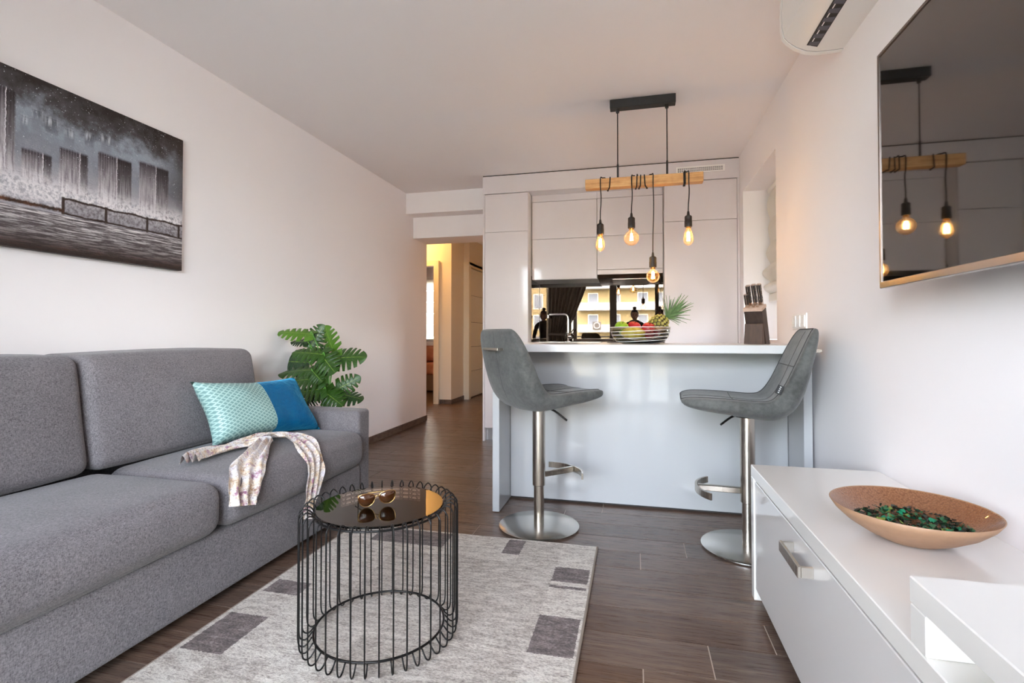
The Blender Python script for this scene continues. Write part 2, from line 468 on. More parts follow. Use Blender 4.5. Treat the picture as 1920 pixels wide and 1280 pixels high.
M_bowlglass = glass('clear_glass', (.90, .92, .90), 1.35, 0.0)
M_stripe = Mat('white_stripe', (236, 234, 230), .3).m
def m_fruit(name, a, b, sc=6, rough=.35):
    m = Mat(name, rough=rough); v = m.coord('Object', (1, 1, .35)); m.set('Base Color', m.mix(m.step(m.noise(v, sc * 6, 4), .35, .65), a, b)); return m.m
M_fgreen = m_fruit('green_apple_skin', (116, 156, 22), (150, 186, 46))
M_fred = m_fruit('red_apple_skin', (176, 18, 30), (206, 44, 52)); M_fdark = m_fruit('dark_red_skin', (96, 18, 30), (140, 30, 40))
M_fyel = m_fruit('yellow_skin', (196, 164, 40), (222, 196, 84)); M_folive = m_fruit('olive_skin', (150, 146, 30), (186, 170, 40))
M_pine = m_fruit('pineapple_rind', (142, 140, 50), (196, 176, 92), 8, .5)
M_crown = m_fruit('pineapple_leaf', (66, 100, 58), (126, 158, 104), 3, .45)

M_doorW = m_gloss('white_door', (230, 226, 216), .12, .5)
M_casing = Mat('casing_white', (230, 224, 210), .4).m
M_frame = Mat('grey_frame', (150, 142, 137), .45).m
M_frameW = Mat('white_frame', (228, 224, 216), .4).m
M_pane = glass('window_glass', (.96, .97, .97), 1.45)
def m_cloth(name, a, b, sc=30, trans=0.0):
    m = Mat(name, rough=.9, spec=.1); v = m.coord('Object'); m.set('Base Color', m.mix(m.noise(v, sc, 4), a, b)); m.bump(m.noise(v, 260, 2), .15, .001)
    if trans: m.set('Transmission Weight', 0.0)
    return m.m
M_curtain = m_cloth('grey_curtain', (168, 158, 149), (188, 178, 168))
def m_blind(nm='white_blind_fabric', tf=.10):
    m = Mat(nm, (232, 226, 216), .9, spec=.1)
    tr = m.n('ShaderNodeBsdfTranslucent', {'Color': (.85, .82, .76, 1)})
    x = m.n('ShaderNodeMixShader', {0: tf, 1: m.b.outputs[0], 2: tr.outputs[0]}); m.nt.links.new(x.outputs[0], m.out.inputs[0]); return m.m
M_blind = m_blind()
M_blindT = m_blind('sheer_blind_fabric', .4)
M_coral = m_cloth('coral_bedding', (196, 120, 96), (226, 172, 150), 14)
M_bedw = m_cloth('white_bedding', (224, 214, 206), (236, 228, 222)); M_bedbase = m_cloth('grey_bed_base', (132, 112, 104), (150, 130, 120))

# ---------------------------------------------------------------- the setting
XL, XR, ZC, YB = -2.33, .855, 2.467, -1.1
fl = struct('floor', box(-6.2, 2.6, -1.25, 10.7, -.12, -.002), M_grout)
def planks():
    ph, n = .163, 0
    y = 1.5625
    while y > -1.2: y -= ph
    row = round((y - 1.5625) / ph)
    while y < 10.6:
        if y < 5.3: xa, xb = -2.33, (.855 if y < 3.3 else 1.15)
        elif y < 8.3: xa, xb = -4.2, -1.3
        else: xa, xb = -5.6, -2.6
        if y > 6.7 and y < 8.3: xa = -5.6
        st = .02 + .2 * (row + 1)
        k0 = math.floor(xa - st) - 1
        for k in range(k0, k0 + 9):
            a, b = st + k, st + k + 1
            a, b = max(a, xa), min(b, xb)
            if b - a < .02: continue
            bm = box(a + .0019, b - .0019, y + .0019, y + ph - .0019, -.01, 0)
            me_o = obj('plank', bm, M_plank, fl); n += 1
        y += ph; row += 1
    return n
planks()

struct('wall_left', box(XL - .14, XL, YB, 5.47, 0, ZC), M_wall)
wr = box(XR, XR + .34, YB, 3.44, 0, ZC)
box(XR, XR + .34, 4.42, 5.26, 0, ZC, bm=wr); box(XR, XR + .34, 3.44, 4.42, 2.14, ZC, bm=wr); box(XR, XR + .34, 3.44, 4.42, 0, .95, bm=wr)
struct('wall_right', wr, M_wall)
bk = box(-1.38, XR, 5.12, 5.26, 0, ZC)
box(-1.38, -1.26, 5.26, 8.4, 0, ZC, bm=bk)
struct('wall_back', bk, M_wall)
struct('ceiling', box(-6.2, 1.3, YB - .1, 10.9, ZC, ZC + .2), M_ceil)
struct('trim_1', box(XL, -1.39, 4.92, 5.10, 2.25, ZC), M_wall)
struct('trim_2', box(XL, -1.39, 5.10, 5.47, 2.025, ZC), M_wall)
# hallway and bedroom shell
wa = box(-2.72, -2.54, 6.85, 7.0, 0, ZC); box(-3.56, -2.72, 6.85, 7.0, 2.05, ZC, bm=wa); box(-4.3, -3.56, 6.85, 7.0, 0, ZC, bm=wa)
box(-2.68, -2.54, 7.0, 7.40, 0, ZC, bm=wa)
struct('wall_hall', wa, M_hallwall)
wb = box(-2.68, -2.45, 7.40, 7.46, 2.06, ZC); box(-2.68, -2.45, 7.46, 8.3, 2.06, ZC, bm=wb); box(-2.68, -1.26, 8.30, 8.42, 0, ZC, bm=wb)
struct('wall_hall_end', wb, M_hallwall)
struct('wall_hall_left', box(-4.4, -4.28, 5.35, 6.95, 0, ZC), M_hallwall)
struct('wall_hall_front', box(-4.4, XL - .14, 5.35, 5.47, 0, ZC), M_hallwall)
bw = box(-5.7, -5.58, 6.95, 10.6, 0, ZC); box(-5.7, -4.3, 6.85, 6.97, 0, ZC, bm=bw)
box(-2.68, -2.56, 7.40, 10.6, 0, ZC, bm=bw)
box(-5.7, -5.0, 10.5, 10.62, 0, ZC, bm=bw); box(-4.0, -2.56, 10.5, 10.62, 0, ZC, bm=bw); box(-5.0, -4.0, 10.5, 10.62, 0, .84, bm=bw); box(-5.0, -4.0, 10.5, 10.62, 2.2, ZC, bm=bw)
struct('wall_bedroom', bw, paint('bedroom_paint', (222, 208, 198)))
def skirt(name, segs):
    root = None
    for (x0, x1, y0, y1) in segs:
        b = box(x0, x1, y0, y1, .0, .062, .0015, 1)
        if root is None:
            bb = box(x0 + .002, x1 - .002, y0 + .002, y1 - .002, .0005, .0600)
            root = struct(name, bb, M_grout)
        obj('skirting_tile', b, M_skirt, root)
segs = []; y = 2.72
while y < 5.46:
    y2 = min(y + .3, 5.472); segs.append((XL, XL + .012, y + .0015, y2 - .0015)); y = y2
skirt('baseboard_left', segs)
skirt('baseboard_hall', [(-2.715, -2.63, 6.838, 6.85), (-2.627, -2.53, 6.838, 6.85), (-2.54, -2.528, 6.85, 7.12), (-2.54, -2.528, 7.123, 7.385)])
# wall behind the camera: glazed balcony doors
sb = box(-6.2, XL, YB - .14, YB, 0, ZC); box(XL, XR + .34, YB - .14, YB, 2.44, ZC, bm=sb); box(.80, XR + .34, YB - .14, YB, 0, 2.44, bm=sb)
struct('wall_front', sb, M_wall)
w1 = struct('window_1', box(XL, .80, YB - .10, YB - .03, 2.38, 2.44), M_frame)
for (a, b) in ((XL, XL + .07), (-1.33, -1.25), (-.53, -.38), (.74, .80)):
    obj('window_post', box(a, b, YB - .10, YB - .03, 0, 2.38), M_frame, w1)
obj('window_sill_rail', box(XL, .80, YB - .10, YB - .03, 0, .07), M_frame, w1)
for (a, b) in ((XL + .07, -1.33), (-1.25, -.53), (-.38, .74)):
    obj('pane', box(a, b, YB - .068, YB - .062, .07, 2.38), M_pane, w1)

# ---------------------------------------------------------------- doors in the hall
d1 = struct('door_1', box(-2.79, -2.715, 6.80, 6.90, 0, 2.04), M_casing)            # bedroom casing, the leaf is out of sight
obj('casing_head', box(-3.56, -2.79, 6.80, 6.90, 1.97, 2.04), M_casing, d1)
obj('casing_side', box(-3.62, -3.55, 6.80, 6.90, 0, 2.04), M_casing, d1)
d2 = struct('door_2', box(-2.54, -2.45, 7.385, 7.475, 0, 2.10), M_casing)
obj('casing_head', box(-2.54, -2.45, 7.475, 8.3, 2.03, 2.10), M_casing, d2)
zz = [.012, .42, .80, 1.18, 1.60, 2.02]
for a, b in zip(zz, zz[1:]): obj('door_panel', box(-2.52, -2.475, 7.48, 8.28, a + .003, b - .003, .002, 1), M_doorW, d2)
obj('door_core', box(-2.53, -2.49, 7.478, 8.285, .012, 2.02), M_gap, d2)
obj('door_handle', tube([(-2.475, 8.2, 1.02), (-2.43, 8.2, 1.02), (-2.43, 8.08, 1.02)], .009, 8), M_chrome, d2)

# ceiling lamp in the hall, round the corner
t = thing('ceiling_lamp', 'round white lamp on the hall ceiling round the corner from the kitchen', 'lamp', (-3.05, 6.25, 2.467))
obj('base', lathe([(0, 2.467), (.12, 2.467), (.12, 2.44), (0, 2.44)], (-3.05, 6.25, 0), 24), M_plasticW, t)
obj('shade', lathe([(.115, 2.44), (.11, 2.40), (.07, 2.37), (0, 2.36)], (-3.05, 6.25, 0), 24), emit('lamp_shade_glow', (255, 190, 110), 3), t, smooth=True)
l = bpy.data.lights.new('hall_lamp_light', 'POINT'); l.energy = 1.6; l.color = (1, .52, .16); l.shadow_soft_size = .08
lo = bpy.data.objects.new('hall_lamp_light', l); COL.objects.link(lo); lo.location = (-3.0, 6.5, 2.28)

# ---------------------------------------------------------------- bedroom window, blind and bed
w3 = struct('window_3', box(-5.0, -4.0, 10.5, 10.58, .84, .90), M_frame)
for q in ((-5.0, -4.95, .9, 2.2), (-4.05, -4.0, .9, 2.2)): obj('window_post', box(q[0], q[1], 10.5, 10.58, q[2], q[3]), M_frameW, w3)
obj('window_head', box(-4.95, -4.05, 10.5, 10.58, 2.15, 2.2), M_frameW, w3)
obj('pane', box(-4.95, -4.05, 10.535, 10.541, .9, 2.15), M_pane, w3)
b = thing('roman_blind', 'white slatted blind over the bedroom window past the hall', 'blind', (-4.5, 10.47, 2.2))
obj('head_rail', box(-4.98, -4.02, 10.42, 10.47, 2.2, 2.26), M_frameW, b)
for i in range(5):
    z1 = 2.2 - i * .25
    obj('fold', box(-4.97, -4.03, 10.455 + .004 * (i % 2), 10.462 + .004 * (i % 2), z1 - .245, z1), M_blindT, b)
t = thing('bed', 'bed with coral bedspread seen through the bedroom doorway', 'bed', (-3.9, 9.0, 0))
obj('bed_base', box(-4.9, -2.75, 8.19, 9.9, .02, .33, .02), M_bedbase, t)
obj('mattress', rbox(-4.9, -2.75, 8.18, 9.9, .33, .44, .04, seg=3, mid=3), M_bedw, t, smooth=True)
obj('bedspread', rbox(-4.92, -2.74, 8.15, 9.92, .30, .50, .05, (0, 0, .02), 3, 4), M_coral, t, smooth=True)
obj('pillow', rbox(-3.9, -3.2, 8.25, 8.75, .545, .765, .1, (0, 0, .03), 4, 4), M_coral, label='coral pillow on the bed beyond the hall', cat='pillow', smooth=True)

# ---------------------------------------------------------------- kitchen window recess (right) with blind
w2 = struct('window_2', box(1.10, 1.17, 3.44, 4.42, .95, 1.0), M_frameW)
for q in ((3.44, 3.5), (4.36, 4.42)): obj('window_post', box(1.10, 1.17, q[0], q[1], 1.0, 2.14), M_frameW, w2)
obj('window_head', box(1.10, 1.17, 3.5, 4.36, 2.08, 2.14), M_frameW, w2)
obj('pane', box(1.13, 1.136, 3.5, 4.36, 1.0, 2.08), M_pane, w2)
for i in range(4, 18): obj('daylight_block_slat', box(1.175, 1.187, 3.45, 4.41, 1.0 + i * .063, 1.0 + i * .063 + .0625, .002, 1), M_frameW, w2)  # unseen slats added outside the pane to keep most daylight out of the recess
b = thing('roman_blind', 'white gathered roman blind hanging in the kitchen window recess', 'blind', (1.05, 3.95, 2.13))
obj('head_rail', box(1.03, 1.08, 3.47, 4.39, 2.10, 2.135), M_frameW, b)
z = 2.10
for i, (h, d) in enumerate(((.20, .012), (.19, .022), (.17, .036), (.14, .050), (.10, .058))):
    bm = BM(); rows = []
    for j in range(9):
        v = j / 8; x = 1.06 - .015 - d * math.sin(math.pi * v) ** 1.3
        rows.append([bm.verts.new((x + .012 * math.sin(k * 1.7 + i * 2.1) * math.sin(math.pi * v), 3.48 + .9 * k / 14, z - h * v)) for k in range(15)])
    for A, B in zip(rows, rows[1:]):
        for k in range(14): bm.faces.new((A[k], A[k + 1], B[k + 1], B[k]))
    o = obj('fold', bm, M_blind, b, smooth=True); z -= h
obj('hem_bar', box(1.03, 1.05, 3.48, 4.38, z - .06, z, .004), M_blind, b)

# ---------------------------------------------------------------- kitchen wall units
YF, YBK, HX0, HX1 = 4.55, 5.12, -1.378, .853
hd = thing('cabinet_fascia', 'long white gloss panel between the kitchen cupboards and the ceiling', 'panel', (-.26, 4.55, 2.3))
obj('panel', box(HX0, HX1, YF, YF + .56, 2.295, 2.458, .001, 1), M_gloss, hd)
obj('shadow_line', box(HX0 + .002, HX1 - .002, YF + .003, YF + .55, 2.458, ZC - .001), M_gap, hd)
v = thing('ventilation_grille', 'small white slotted grille in the panel above the tall right cupboard', 'grille', (.545, 4.55, 2.385))
vx0, vx1, vz0, vz1 = .352, .74, 2.357, 2.413
bm = box(vx0, vx1, 4.541, 4.55, vz1 - .012, vz1); box(vx0, vx1, 4.541, 4.55, vz0, vz0 + .012, bm=bm); box(vx0, vx0 + .012, 4.541, 4.55, vz0 + .012, vz1 - .012, bm=bm); box(vx1 - .012, vx1, 4.541, 4.55, vz0 + .012, vz1 - .012, bm=bm)
obj('frame', bm, M_plasticW, v)
obj('backing', box(vx0 + .0125, vx1 - .0125, 4.5485, 4.5495, vz0 + .0125, vz1 - .0125), M_dark, v)
bm = BM()
for i in range(23): box(vx0 + .012 + i * .01585 + .010, vx0 + .012 + i * .01585 + .0155, 4.543, 4.548, vz0 + .012, vz1 - .012, bm=bm)
for i in range(1, 3): box(vx0 + .012, vx1 - .012, 4.542, 4.548, vz0 + .012 + i * .0107 - .002, vz0 + .012 + i * .0107 + .002, bm=bm)
obj('grid', bm, M_plasticW, v, kind='stuff')

def cabinet(name, label, x0, x1, yf, yb, z0, z1, doors, mat=M_gloss, group=None, end=None):
    t = thing(name, label, 'cabinet', ((x0 + x1) / 2, yf, z0), group)
    obj('body', box(x0, x1, yf + .021, yb, z0, z1), M_carc, t)
    for (a, b, c, d) in doors: obj('door', box(a + .0015, b - .0015, yf, yf + .019, c + .0015, d - .0015, .001, 1), mat, t)
    obj('door_gap', box(x0 + .004, x1 - .004, yf + .012, yf + .021, z0 + .003, z1 - .003), M_gap, t)
    return t
c = cabinet('tall_cabinet', 'tall white gloss cupboard left of the dark glass splashback', -1.357, -.945, YF, YBK - .012, .12, 2.293, ((-1.357, -.945, .12, 1.935), (-1.357, -.945, 1.935, 2.29)))
obj('end_panel', box(-1.375, -1.358, YF - .004, YBK - .005, 0, 2.293), M_gloss, c)
obj('plinth', box(-1.357, -.945, YF + .06, YF + .075, 0, .118), M_plinth, c)
obj('side_mirror', box(-.945, -.941, YF + .14, YBK - .02, .915, 1.535), M_mirror, c, label='bronze mirror side of the cupboard')
c = cabinet('tall_cabinet', 'tall white gloss cupboard right of the dark glass splashback', .252, .835, YF, YBK - .012, .12, 2.293, ((.252, .835, .12, 1.952), (.252, .835, 1.952, 2.29)))
obj('end_panel', box(.836, .853, YF - .004, YBK - .005, 0, 2.293), M_gloss, c)
obj('plinth', box(.252, .835, YF + .06, YF + .075, 0, .118), M_plinth, c)
obj('side_mirror', box(.247, .2515, YF + .14, YBK - .02, .915, 1.535), M_mirror, c, label='bronze mirror side of the cupboard')
YW = 4.70
c = cabinet('wall_cabinet', 'white gloss wall cupboard with two flaps above the tap', -.938, -.333, YW, YBK - .012, 1.497, 2.230, ((-.938, -.333, 1.497, 1.878), (-.938, -.333, 1.878, 2.230)))
obj('top_filler', box(-.938, -.333, 4.70, 5.10, 2.2315, 2.2935), M_gloss, c)
c = cabinet('wall_cabinet', 'white gloss wall cupboard with two flaps above the cooker hood', -.331, .248, YW, YBK - .012, 1.575, 2.230, ((-.331, .248, 1.575, 1.885), (-.331, .248, 1.885, 2.230)))
obj('top_filler', box(-.331, .248, 4.70, 5.10, 2.2315, 2.2935), M_gloss, c)
h = thing('range_hood', 'slim built-in cooker hood under the right wall cupboard', 'cooker hood', (-.04, 4.70, 1.53))
obj('front_strip', box(-.329, .246, 4.70, 4.718, 1.532, 1.572, .001, 1), M_gloss, h)
bm = prism([(4.72, 1.57), (4.72, 1.532), (4.735, 1.505), (5.09, 1.47), (5.09, 1.57)], 'x', -.326, .244)
obj('canopy', bm, M_hooddark, h)
obj('filter', prism([(4.80, 1.4985), (4.80, 1.4965), (5.05, 1.4715), (5.05, 1.4735)], 'x', -.2, .12), M_steelD, h)

c = cabinet('base_cabinet', 'white base cupboard under the sink worktop behind the island', -.938, .245, YF, YBK - .012, .12, .870, ((-.938, -.34, .12, .868), (-.34, .245, .12, .868)))
obj('plinth', box(-.938, .245, YF + .06, YF + .075, 0, .118), M_plinth, c)
wt = thing('worktop', 'white worktop along the dark glass splashback behind the island', 'worktop', (-.35, 4.8, .872))
obj('slab', box(-.940, .246, YF - .015, YBK - .012, .872, .910, .002, 1), M_top, wt)
s = thing('sink', 'low steel sink rim set into the worktop beside the tap', 'sink', (-.55, 4.8, .91))
bm = box(-.86, -.30, 4.62, 4.64, .9102, .915); box(-.86, -.30, 4.98, 5.0, .9102, .915, bm=bm); box(-.86, -.84, 4.64, 4.98, .9102, .915, bm=bm); box(-.32, -.30, 4.64, 4.98, .9102, .915, bm=bm)
obj('rim', bm, M_steelD, s); obj('basin', box(-.84, -.32, 4.64, 4.98, .9102, .912), M_dark, s)
hb = thing('hob', 'flat black glass hob in the worktop under the cooker hood', 'hob', (-.03, 4.8, .91))
obj('glass_plate', box(-.24, .2, 4.6, 5.0, .9102, .916, .002, 1), M_dark, hb)
for (x, y, r) in ((-.13, 4.7, .08), (.09, 4.7, .09), (-.13, 4.89, .07), (.09, 4.89, .075)):
    obj('cooking_zone', tube([(x + r * math.cos(a * .2618), y + r * math.sin(a * .2618), .9163) for a in range(24)], .0012, 4, closed=True), M_grey, hb)
obj('splashback', box(-.940, .246, YBK - .011, YBK - .002, .911, 1.56), M_mirror, label='dark bronze mirror glass splashback behind the tap', cat='splashback')
t = thing('kitchen_tap', 'chrome kitchen tap with a long square-bent spout', 'tap', (-.631, 5.02, .91))
X, Y = -.64, 5.02
obj('base', lathe([(0, .911), (.028, .911), (.028, .925), (.022, .93), (.022, .99), (.018, 1.0), (0, 1.0)], (X, Y, 0), 20), M_chrome, t, smooth=True)
obj('valve', ellipsoid((X + .012, Y, .965), .034, .028, .026, 16, 10), M_chrome, t)
obj('spout', tube(smooth_path([(X, Y, .99), (X, Y, 1.10), (X - .002, Y, 1.155), (X - .02, Y - .0, 1.18), (X - .06, Y, 1.184), (X - .2, Y, 1.184)], 6), .0125, 12), M_chrome, t, smooth=True)
obj('nozzle', lathe([(0, 1.15), (.011, 1.15), (.011, 1.18), (0, 1.18)], (X - .198, Y, 0), 14), M_chrome, t)
obj('lever', tube([(X + .02, Y, .985), (X + .055, Y - .01, 1.04)], .005, 8), M_chrome, t)

# ---------------------------------------------------------------- island
isl = thing('kitchen_island', 'white gloss kitchen island with end panels and a bare front, between the stools', 'kitchen island', (.03, 3.0, 0))
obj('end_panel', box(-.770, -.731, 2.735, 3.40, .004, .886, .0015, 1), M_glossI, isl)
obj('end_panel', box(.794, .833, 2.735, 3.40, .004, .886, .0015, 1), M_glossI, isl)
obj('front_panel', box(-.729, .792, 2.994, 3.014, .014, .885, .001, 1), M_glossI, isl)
obj('body', box(-.729, .792, 3.03, 3.38, .10, .885), M_carc, isl)
obj('plinth', box(-.729, .792, 3.016, 3.03, 0, .10), M_gap, isl)
ct = thing('countertop', 'long white worktop slab on the kitchen island, under the fruit bowl', 'worktop', (.03, 3.0, .888))
obj('slab', box(-.775, .838, 2.72, 3.42, .888, .930, .003, 2), M_top, ct)

# ---------------------------------------------------------------- pendant lamp
p = thing('pendant_lamp', 'hanging timber beam lamp with four bare glowing bulbs over the island', 'lamp', (.053, 3.28, 2.467))
obj('canopy', box(-.147, .252, 3.25, 3.31, 2.412, 2.466, .002, 1), M_canopy, p)
for x in (-.10, .20):
    c = obj('suspension_cable', tube([(x, 3.28, 2.414), (x, 3.28, 2.2), (x, 3.28, 1.975)], .0035, 8), M_cord, p)
    obj('cable_grip', lathe([(0, 1.972), (.006, 1.972), (.006, 2.06), (.004, 2.065), (0, 2.065)], (x, 3.28, 0), 10), M_canopy, c)
    obj('cable_gland', lathe([(0, 2.39), (.010, 2.39), (.012, 2.413), (0, 2.413)], (x, 3.28, 0), 12), M_canopy, c)
BX0, BX1, BY0, BY1, BZ0, BZ1 = -.303, .409, 3.25, 3.31, 1.911, 1.971
obj('timber_beam', box(BX0, BX1, BY0, BY1, BZ0, BZ1, .003, 2), M_beam, p)
def wrap(xh, zs, wraps):
    """cord that runs on the beam, loops it and hangs in front of it at xh down to zs"""
    e = .006; pts = [(xh, 3.28, BZ1 + e)]
    loop = [(BY0 - e, BZ1 + e * .6), (BY0 - e, BZ0 - e * .6), (BY0 + .01, BZ0 - e), (BY1 - .01, BZ0 - e), (BY1 + e, BZ0), (BY1 + e, BZ1), (BY1 - .012, BZ1 + e), (BY0 + .012, BZ1 + e)]
    out = []; n = len(wraps)
    for wi, (xa, xb) in enumerate(wraps):
        for k, (yy, zz_) in enumerate(loop):
            f = k / len(loop); out.append((xa + (xb - xa) * f, yy, zz_))
    xe = wraps[-1][1] if wraps else xh
    out.append((xe + (xh - xe) * .4, BY0 + .012, BZ1 + e)); out.append((xh, BY0 - e, BZ1 + e * .3)); out.append((xh, BY0 - e - .001, BZ0))
    for k in range(1, 5):
        f = k / 4; out.append((xh + .003 * math.sin(f * 5), BY0 - e + (3.28 - BY0 + e) * f * .3, BZ0 + (zs - BZ0) * f))
    return smooth_path(out, 4)
GLOBE = lambda r, zt: [(.013, zt), (.016, zt - .012)] + [(r * math.sin(a), zt - .018 - r * (1 + math.cos(math.pi - 0)) * 0 - r * .93 + r * math.cos(a)) for a in [R(22 + (180 - 22) * k / 16) for k in range(17)]]
def edison(zt, h, r):
    pr = [(.013, 0), (.015, .06), (.019, .2), (.026, .42), (.0295, .6), (.030, .7), (.027, .82), (.019, .92), (.009, .985), (0, 1.0)]
    return [(a * r / .030, zt - b * h) for a, b in pr]
lamps = [(-.206, 1.680, 1.617, 'e', 1.509, [(-.146, -.186)]),
         (-.014, 1.711, 1.646, 'g', .047, [(.040, .018), (.018, .0)]),
         (.114, 1.460, 1.398, 'g', .040, [(.062, .100)]),
         (.323, 1.703, 1.638, 'e', 1.524, [(.295, .302), (.302, .310)])]
for (x, zt, zb, kind, q, wr_) in lamps:
    path = wrap(x, zt + .03, wr_); y = path[-1].y; x = path[-1].x
    c = obj('cord', tube(path, .0035, 6), M_cord, p, smooth=True)
    s = obj('lamp_holder', lathe([(0, zt + .032), (.006, zt + .03), (.009, zt + .006), (.016, zt + .004), (.0215, zt - .002), (.0215, zt - .028), (.0225, zt - .03), (.0225, zb + .002), (.021, zb), (0, zb)], (x, y, 0), 20), M_socket, p, smooth=False)
    auto(s)
    prof = edison(zb, zb - q, .030) if kind == 'e' else GLOBE(q, zb)
    bz = prof[-1][1]
    g = obj('bulb', lathe(prof, (x, y, 0), 28), M_bulb, p, label='lit %s bulb' % ('teardrop' if kind == 'e' else 'globe'), smooth=True)
    obj('bulb_cap', lathe([(0, zb + .001), (.0135, zb + .001), (.0135, zb - .010), (0, zb - .010)], (x, y, 0), 14), M_cap, g)
    zc = (zb - .012 + bz) / 2 + .005; hh = .026 if kind == 'e' else .021
    bm = BM()
    for k in range(6):
        a = k * math.pi / 3; a2 = a + .5
        tube([(x + .006 * math.cos(a), y + .006 * math.sin(a), zc + hh), (x + .010 * math.cos(a2), y + .010 * math.sin(a2), zc - hh)], .0014, 5, bm)
    obj('filament', bm, M_fil, g)
    bm = tube([(x, y, zb - .008), (x, y, zc + hh)], .002, 6)
    obj('filament_mount', bm, M_plasticW, g)
    l = bpy.data.lights.new('bulb_light', 'POINT'); l.energy = .030; l.color = (1, .56, .28); l.shadow_soft_size = .012
    lo = bpy.data.objects.new('bulb_light', l); COL.objects.link(lo); lo.location = (x, y, zc)

# ---------------------------------------------------------------- bar stools
def stool():
    t = thing('bar_stool', 'x', 'bar stool', (0, 0, 0), 'grey bar stools at the island')
    obj('base_plate', lathe([(0, .001), (.200, .001), (.205, .005), (.205, .010), (.200, .013), (.05, .0135), (0, .0135)], n=64), M_steelD, t)
    auto(bpy.data.objects[t.children[-1].name])
    o = obj('lower_pole', lathe([(.026, .013), (.026, .24)], n=32), M_steel, t, smooth=True)
    o = obj('upper_sleeve', lathe([(0, .212), (.031, .212), (.0325, .214), (.0325, .622), (.0, .622)], n=32), M_steel, t); auto(o)
    # footrest: stem + curved bar, +x is forward
    f = obj('footrest', box(.030, .218, -.012, .012, .250, .278, .003, 1), M_steel, t)
    bm = BM(); pts = []
    for k in range(21):
        a = R(-52 + 104 * k / 20); pts.append((.070 + .155 * math.cos(a), .185 * math.sin(a)))
    th = .010; rings = []
    for k, (x, y) in enumerate(pts):
        a = R(-52 + 104 * k / 20); nx, ny = math.cos(a), math.sin(a)
        rings.append([bm.verts.new((x + nx * s * th / 2, y + ny * s * th / 2, z)) for s, z in ((-1, .249), (1, .249), (1, .279), (-1, .279))])
    for A, B in zip(rings, rings[1:]):
        for i in range(4): bm.faces.new((A[i], A[(i + 1) % 4], B[(i + 1) % 4], B[i]))
    bm.faces.new(rings[0][::-1]); bm.faces.new(rings[-1])
    obj('foot_bar', bm, M_steel, f)
    obj('gas_lever', tube(smooth_path([(.02, -.02, .612), (.06, -.055, .592), (.105, -.10, .545)], 4), .0055, 8), M_blackmetal, t, smooth=True)
    obj('seat_mount', lathe([(0, .604), (.06, .604), (.07, .612), (0, .625)], n=20), M_blackmetal, t)
    # shell : spine (x, z, nx-normal via neighbours), thickness, half width
    sp = [(.290, .680, .020, .150), (.280, .683, .036, .176), (.25, .683, .054, .197), (.19, .680, .068, .208), (.11, .676, .076, .210), (.03, .671, .080, .210), (-.04, .668, .086, .208), (-.085, .675, .096, .207), (-.12, .705, .100, .206),
          (-.145, .755, .094, .205), (-.162, .81, .084, .204), (-.177, .865, .074, .200), (-.192, .92, .062, .190), (-.205, .965, .050, .176), (-.214, .993, .036, .158), (-.219, 1.006, .020, .140)]
    sp = [(a - max(0, b - .69) * .11, b, c, d) for a, b, c, d in sp]
    C = smooth_path([(a, b, 0) for a, b, c, d in sp], 4); Q = smooth_path([(c, d, 0) for a, b, c, d in sp], 4)
    nb = 28; bm = BM(); rings = []; seamL = [[], []]; N = len(C)
    for i in range(N):
        tan = (C[min(i + 1, N - 1)] - C[max(i - 1, 0)]).normalized(); nrm = Vector((tan.y, -tan.x, 0))   # inner side (up / forward)
        if nrm.y < -.2: nrm = -nrm
        if i > N * .55 and nrm.x < 0: nrm = -nrm
        th, hw = Q[i].x, Q[i].y; ring = []
        mid = 1 - abs(i / N - .5) * 2
        for k in range(nb):
            a = 2 * math.pi * k / nb; ca, sa = math.cos(a), math.sin(a)
            e = .42
            y = hw * math.copysign(abs(ca) ** e, ca); w = th / 2 * math.copysign(abs(sa) ** .55, sa)
            lift = .028 * ((abs(y) / hw) ** 2.6 - 1) * mid                      # sides rise into a shallow bucket
            if sa > 0: w -= .008 * (1 - (y / hw) ** 2)
            pnt = C[i] + nrm * (w + lift); ring.append(bm.verts.new((pnt.x, y, pnt.y)))
            if k in (4, nb // 2 - 4): seamL[0 if k == 4 else 1].append(Vector((pnt.x, y, pnt.y)) + Vector((nrm.x, 0, nrm.y)) * .001)
        rings.append(ring)
    for A, B in zip(rings, rings[1:]):
        for k in range(nb): bm.faces.new((A[k], A[(k + 1) % nb], B[(k + 1) % nb], B[k]))
    bm.faces.new(rings[0][::-1]); bm.faces.new(rings[-1])
    rings = [[v.co.copy() for v in r] for r in rings]
    sh = obj('seat_shell', bm, M_nubuck, t, smooth=True)
    bm = BM()
    loop = seamL[0][1:-1] + seamL[1][1:-1][::-1]
    tube(loop, .0021, 6, bm, closed=True)
    obj('piping', bm, M_piping, sh, smooth=True)
    # stitch lines on the inside: one along, two across
    bm = BM(); mid_i = [r[nb // 4] + Vector((0, 0, .0005)) for r in rings]
    tube(mid_i[4:-4], .0015, 5, bm)
    for fr in (.30, .70):
        r = rings[int(N * fr)]; tube([r[k] + Vector((.001, 0, .001)) for k in range(4, nb // 2 - 3)], .0015, 5, bm)
    obj('stitching', bm, M_piping, sh, smooth=True)
    bm = BM(); r_ = [r[3 * nb // 4].copy() for r in rings]
    tube(r_[int(N * .55):-3], .001, 5, bm); obj('back_seam', bm, M_piping, sh, smooth=True)
    # handle on the back
    hd = obj('back_handle', box(-.290, -.278, -.075, .075, .905, .918, .002, 1), M_steel, t)
    for s in (-1, 1): obj('handle_post', box(-.282, -.235, s * .068 - .007, s * .068 + .007, .905, .918), M_steel, hd)
    return t
st0 = stool()
st0.location = (-.481, 2.588, 0); st0.rotation_euler = (0, 0, R(45))
st0['label'] = 'left grey bar stool, its back with steel handle turned to the viewer'
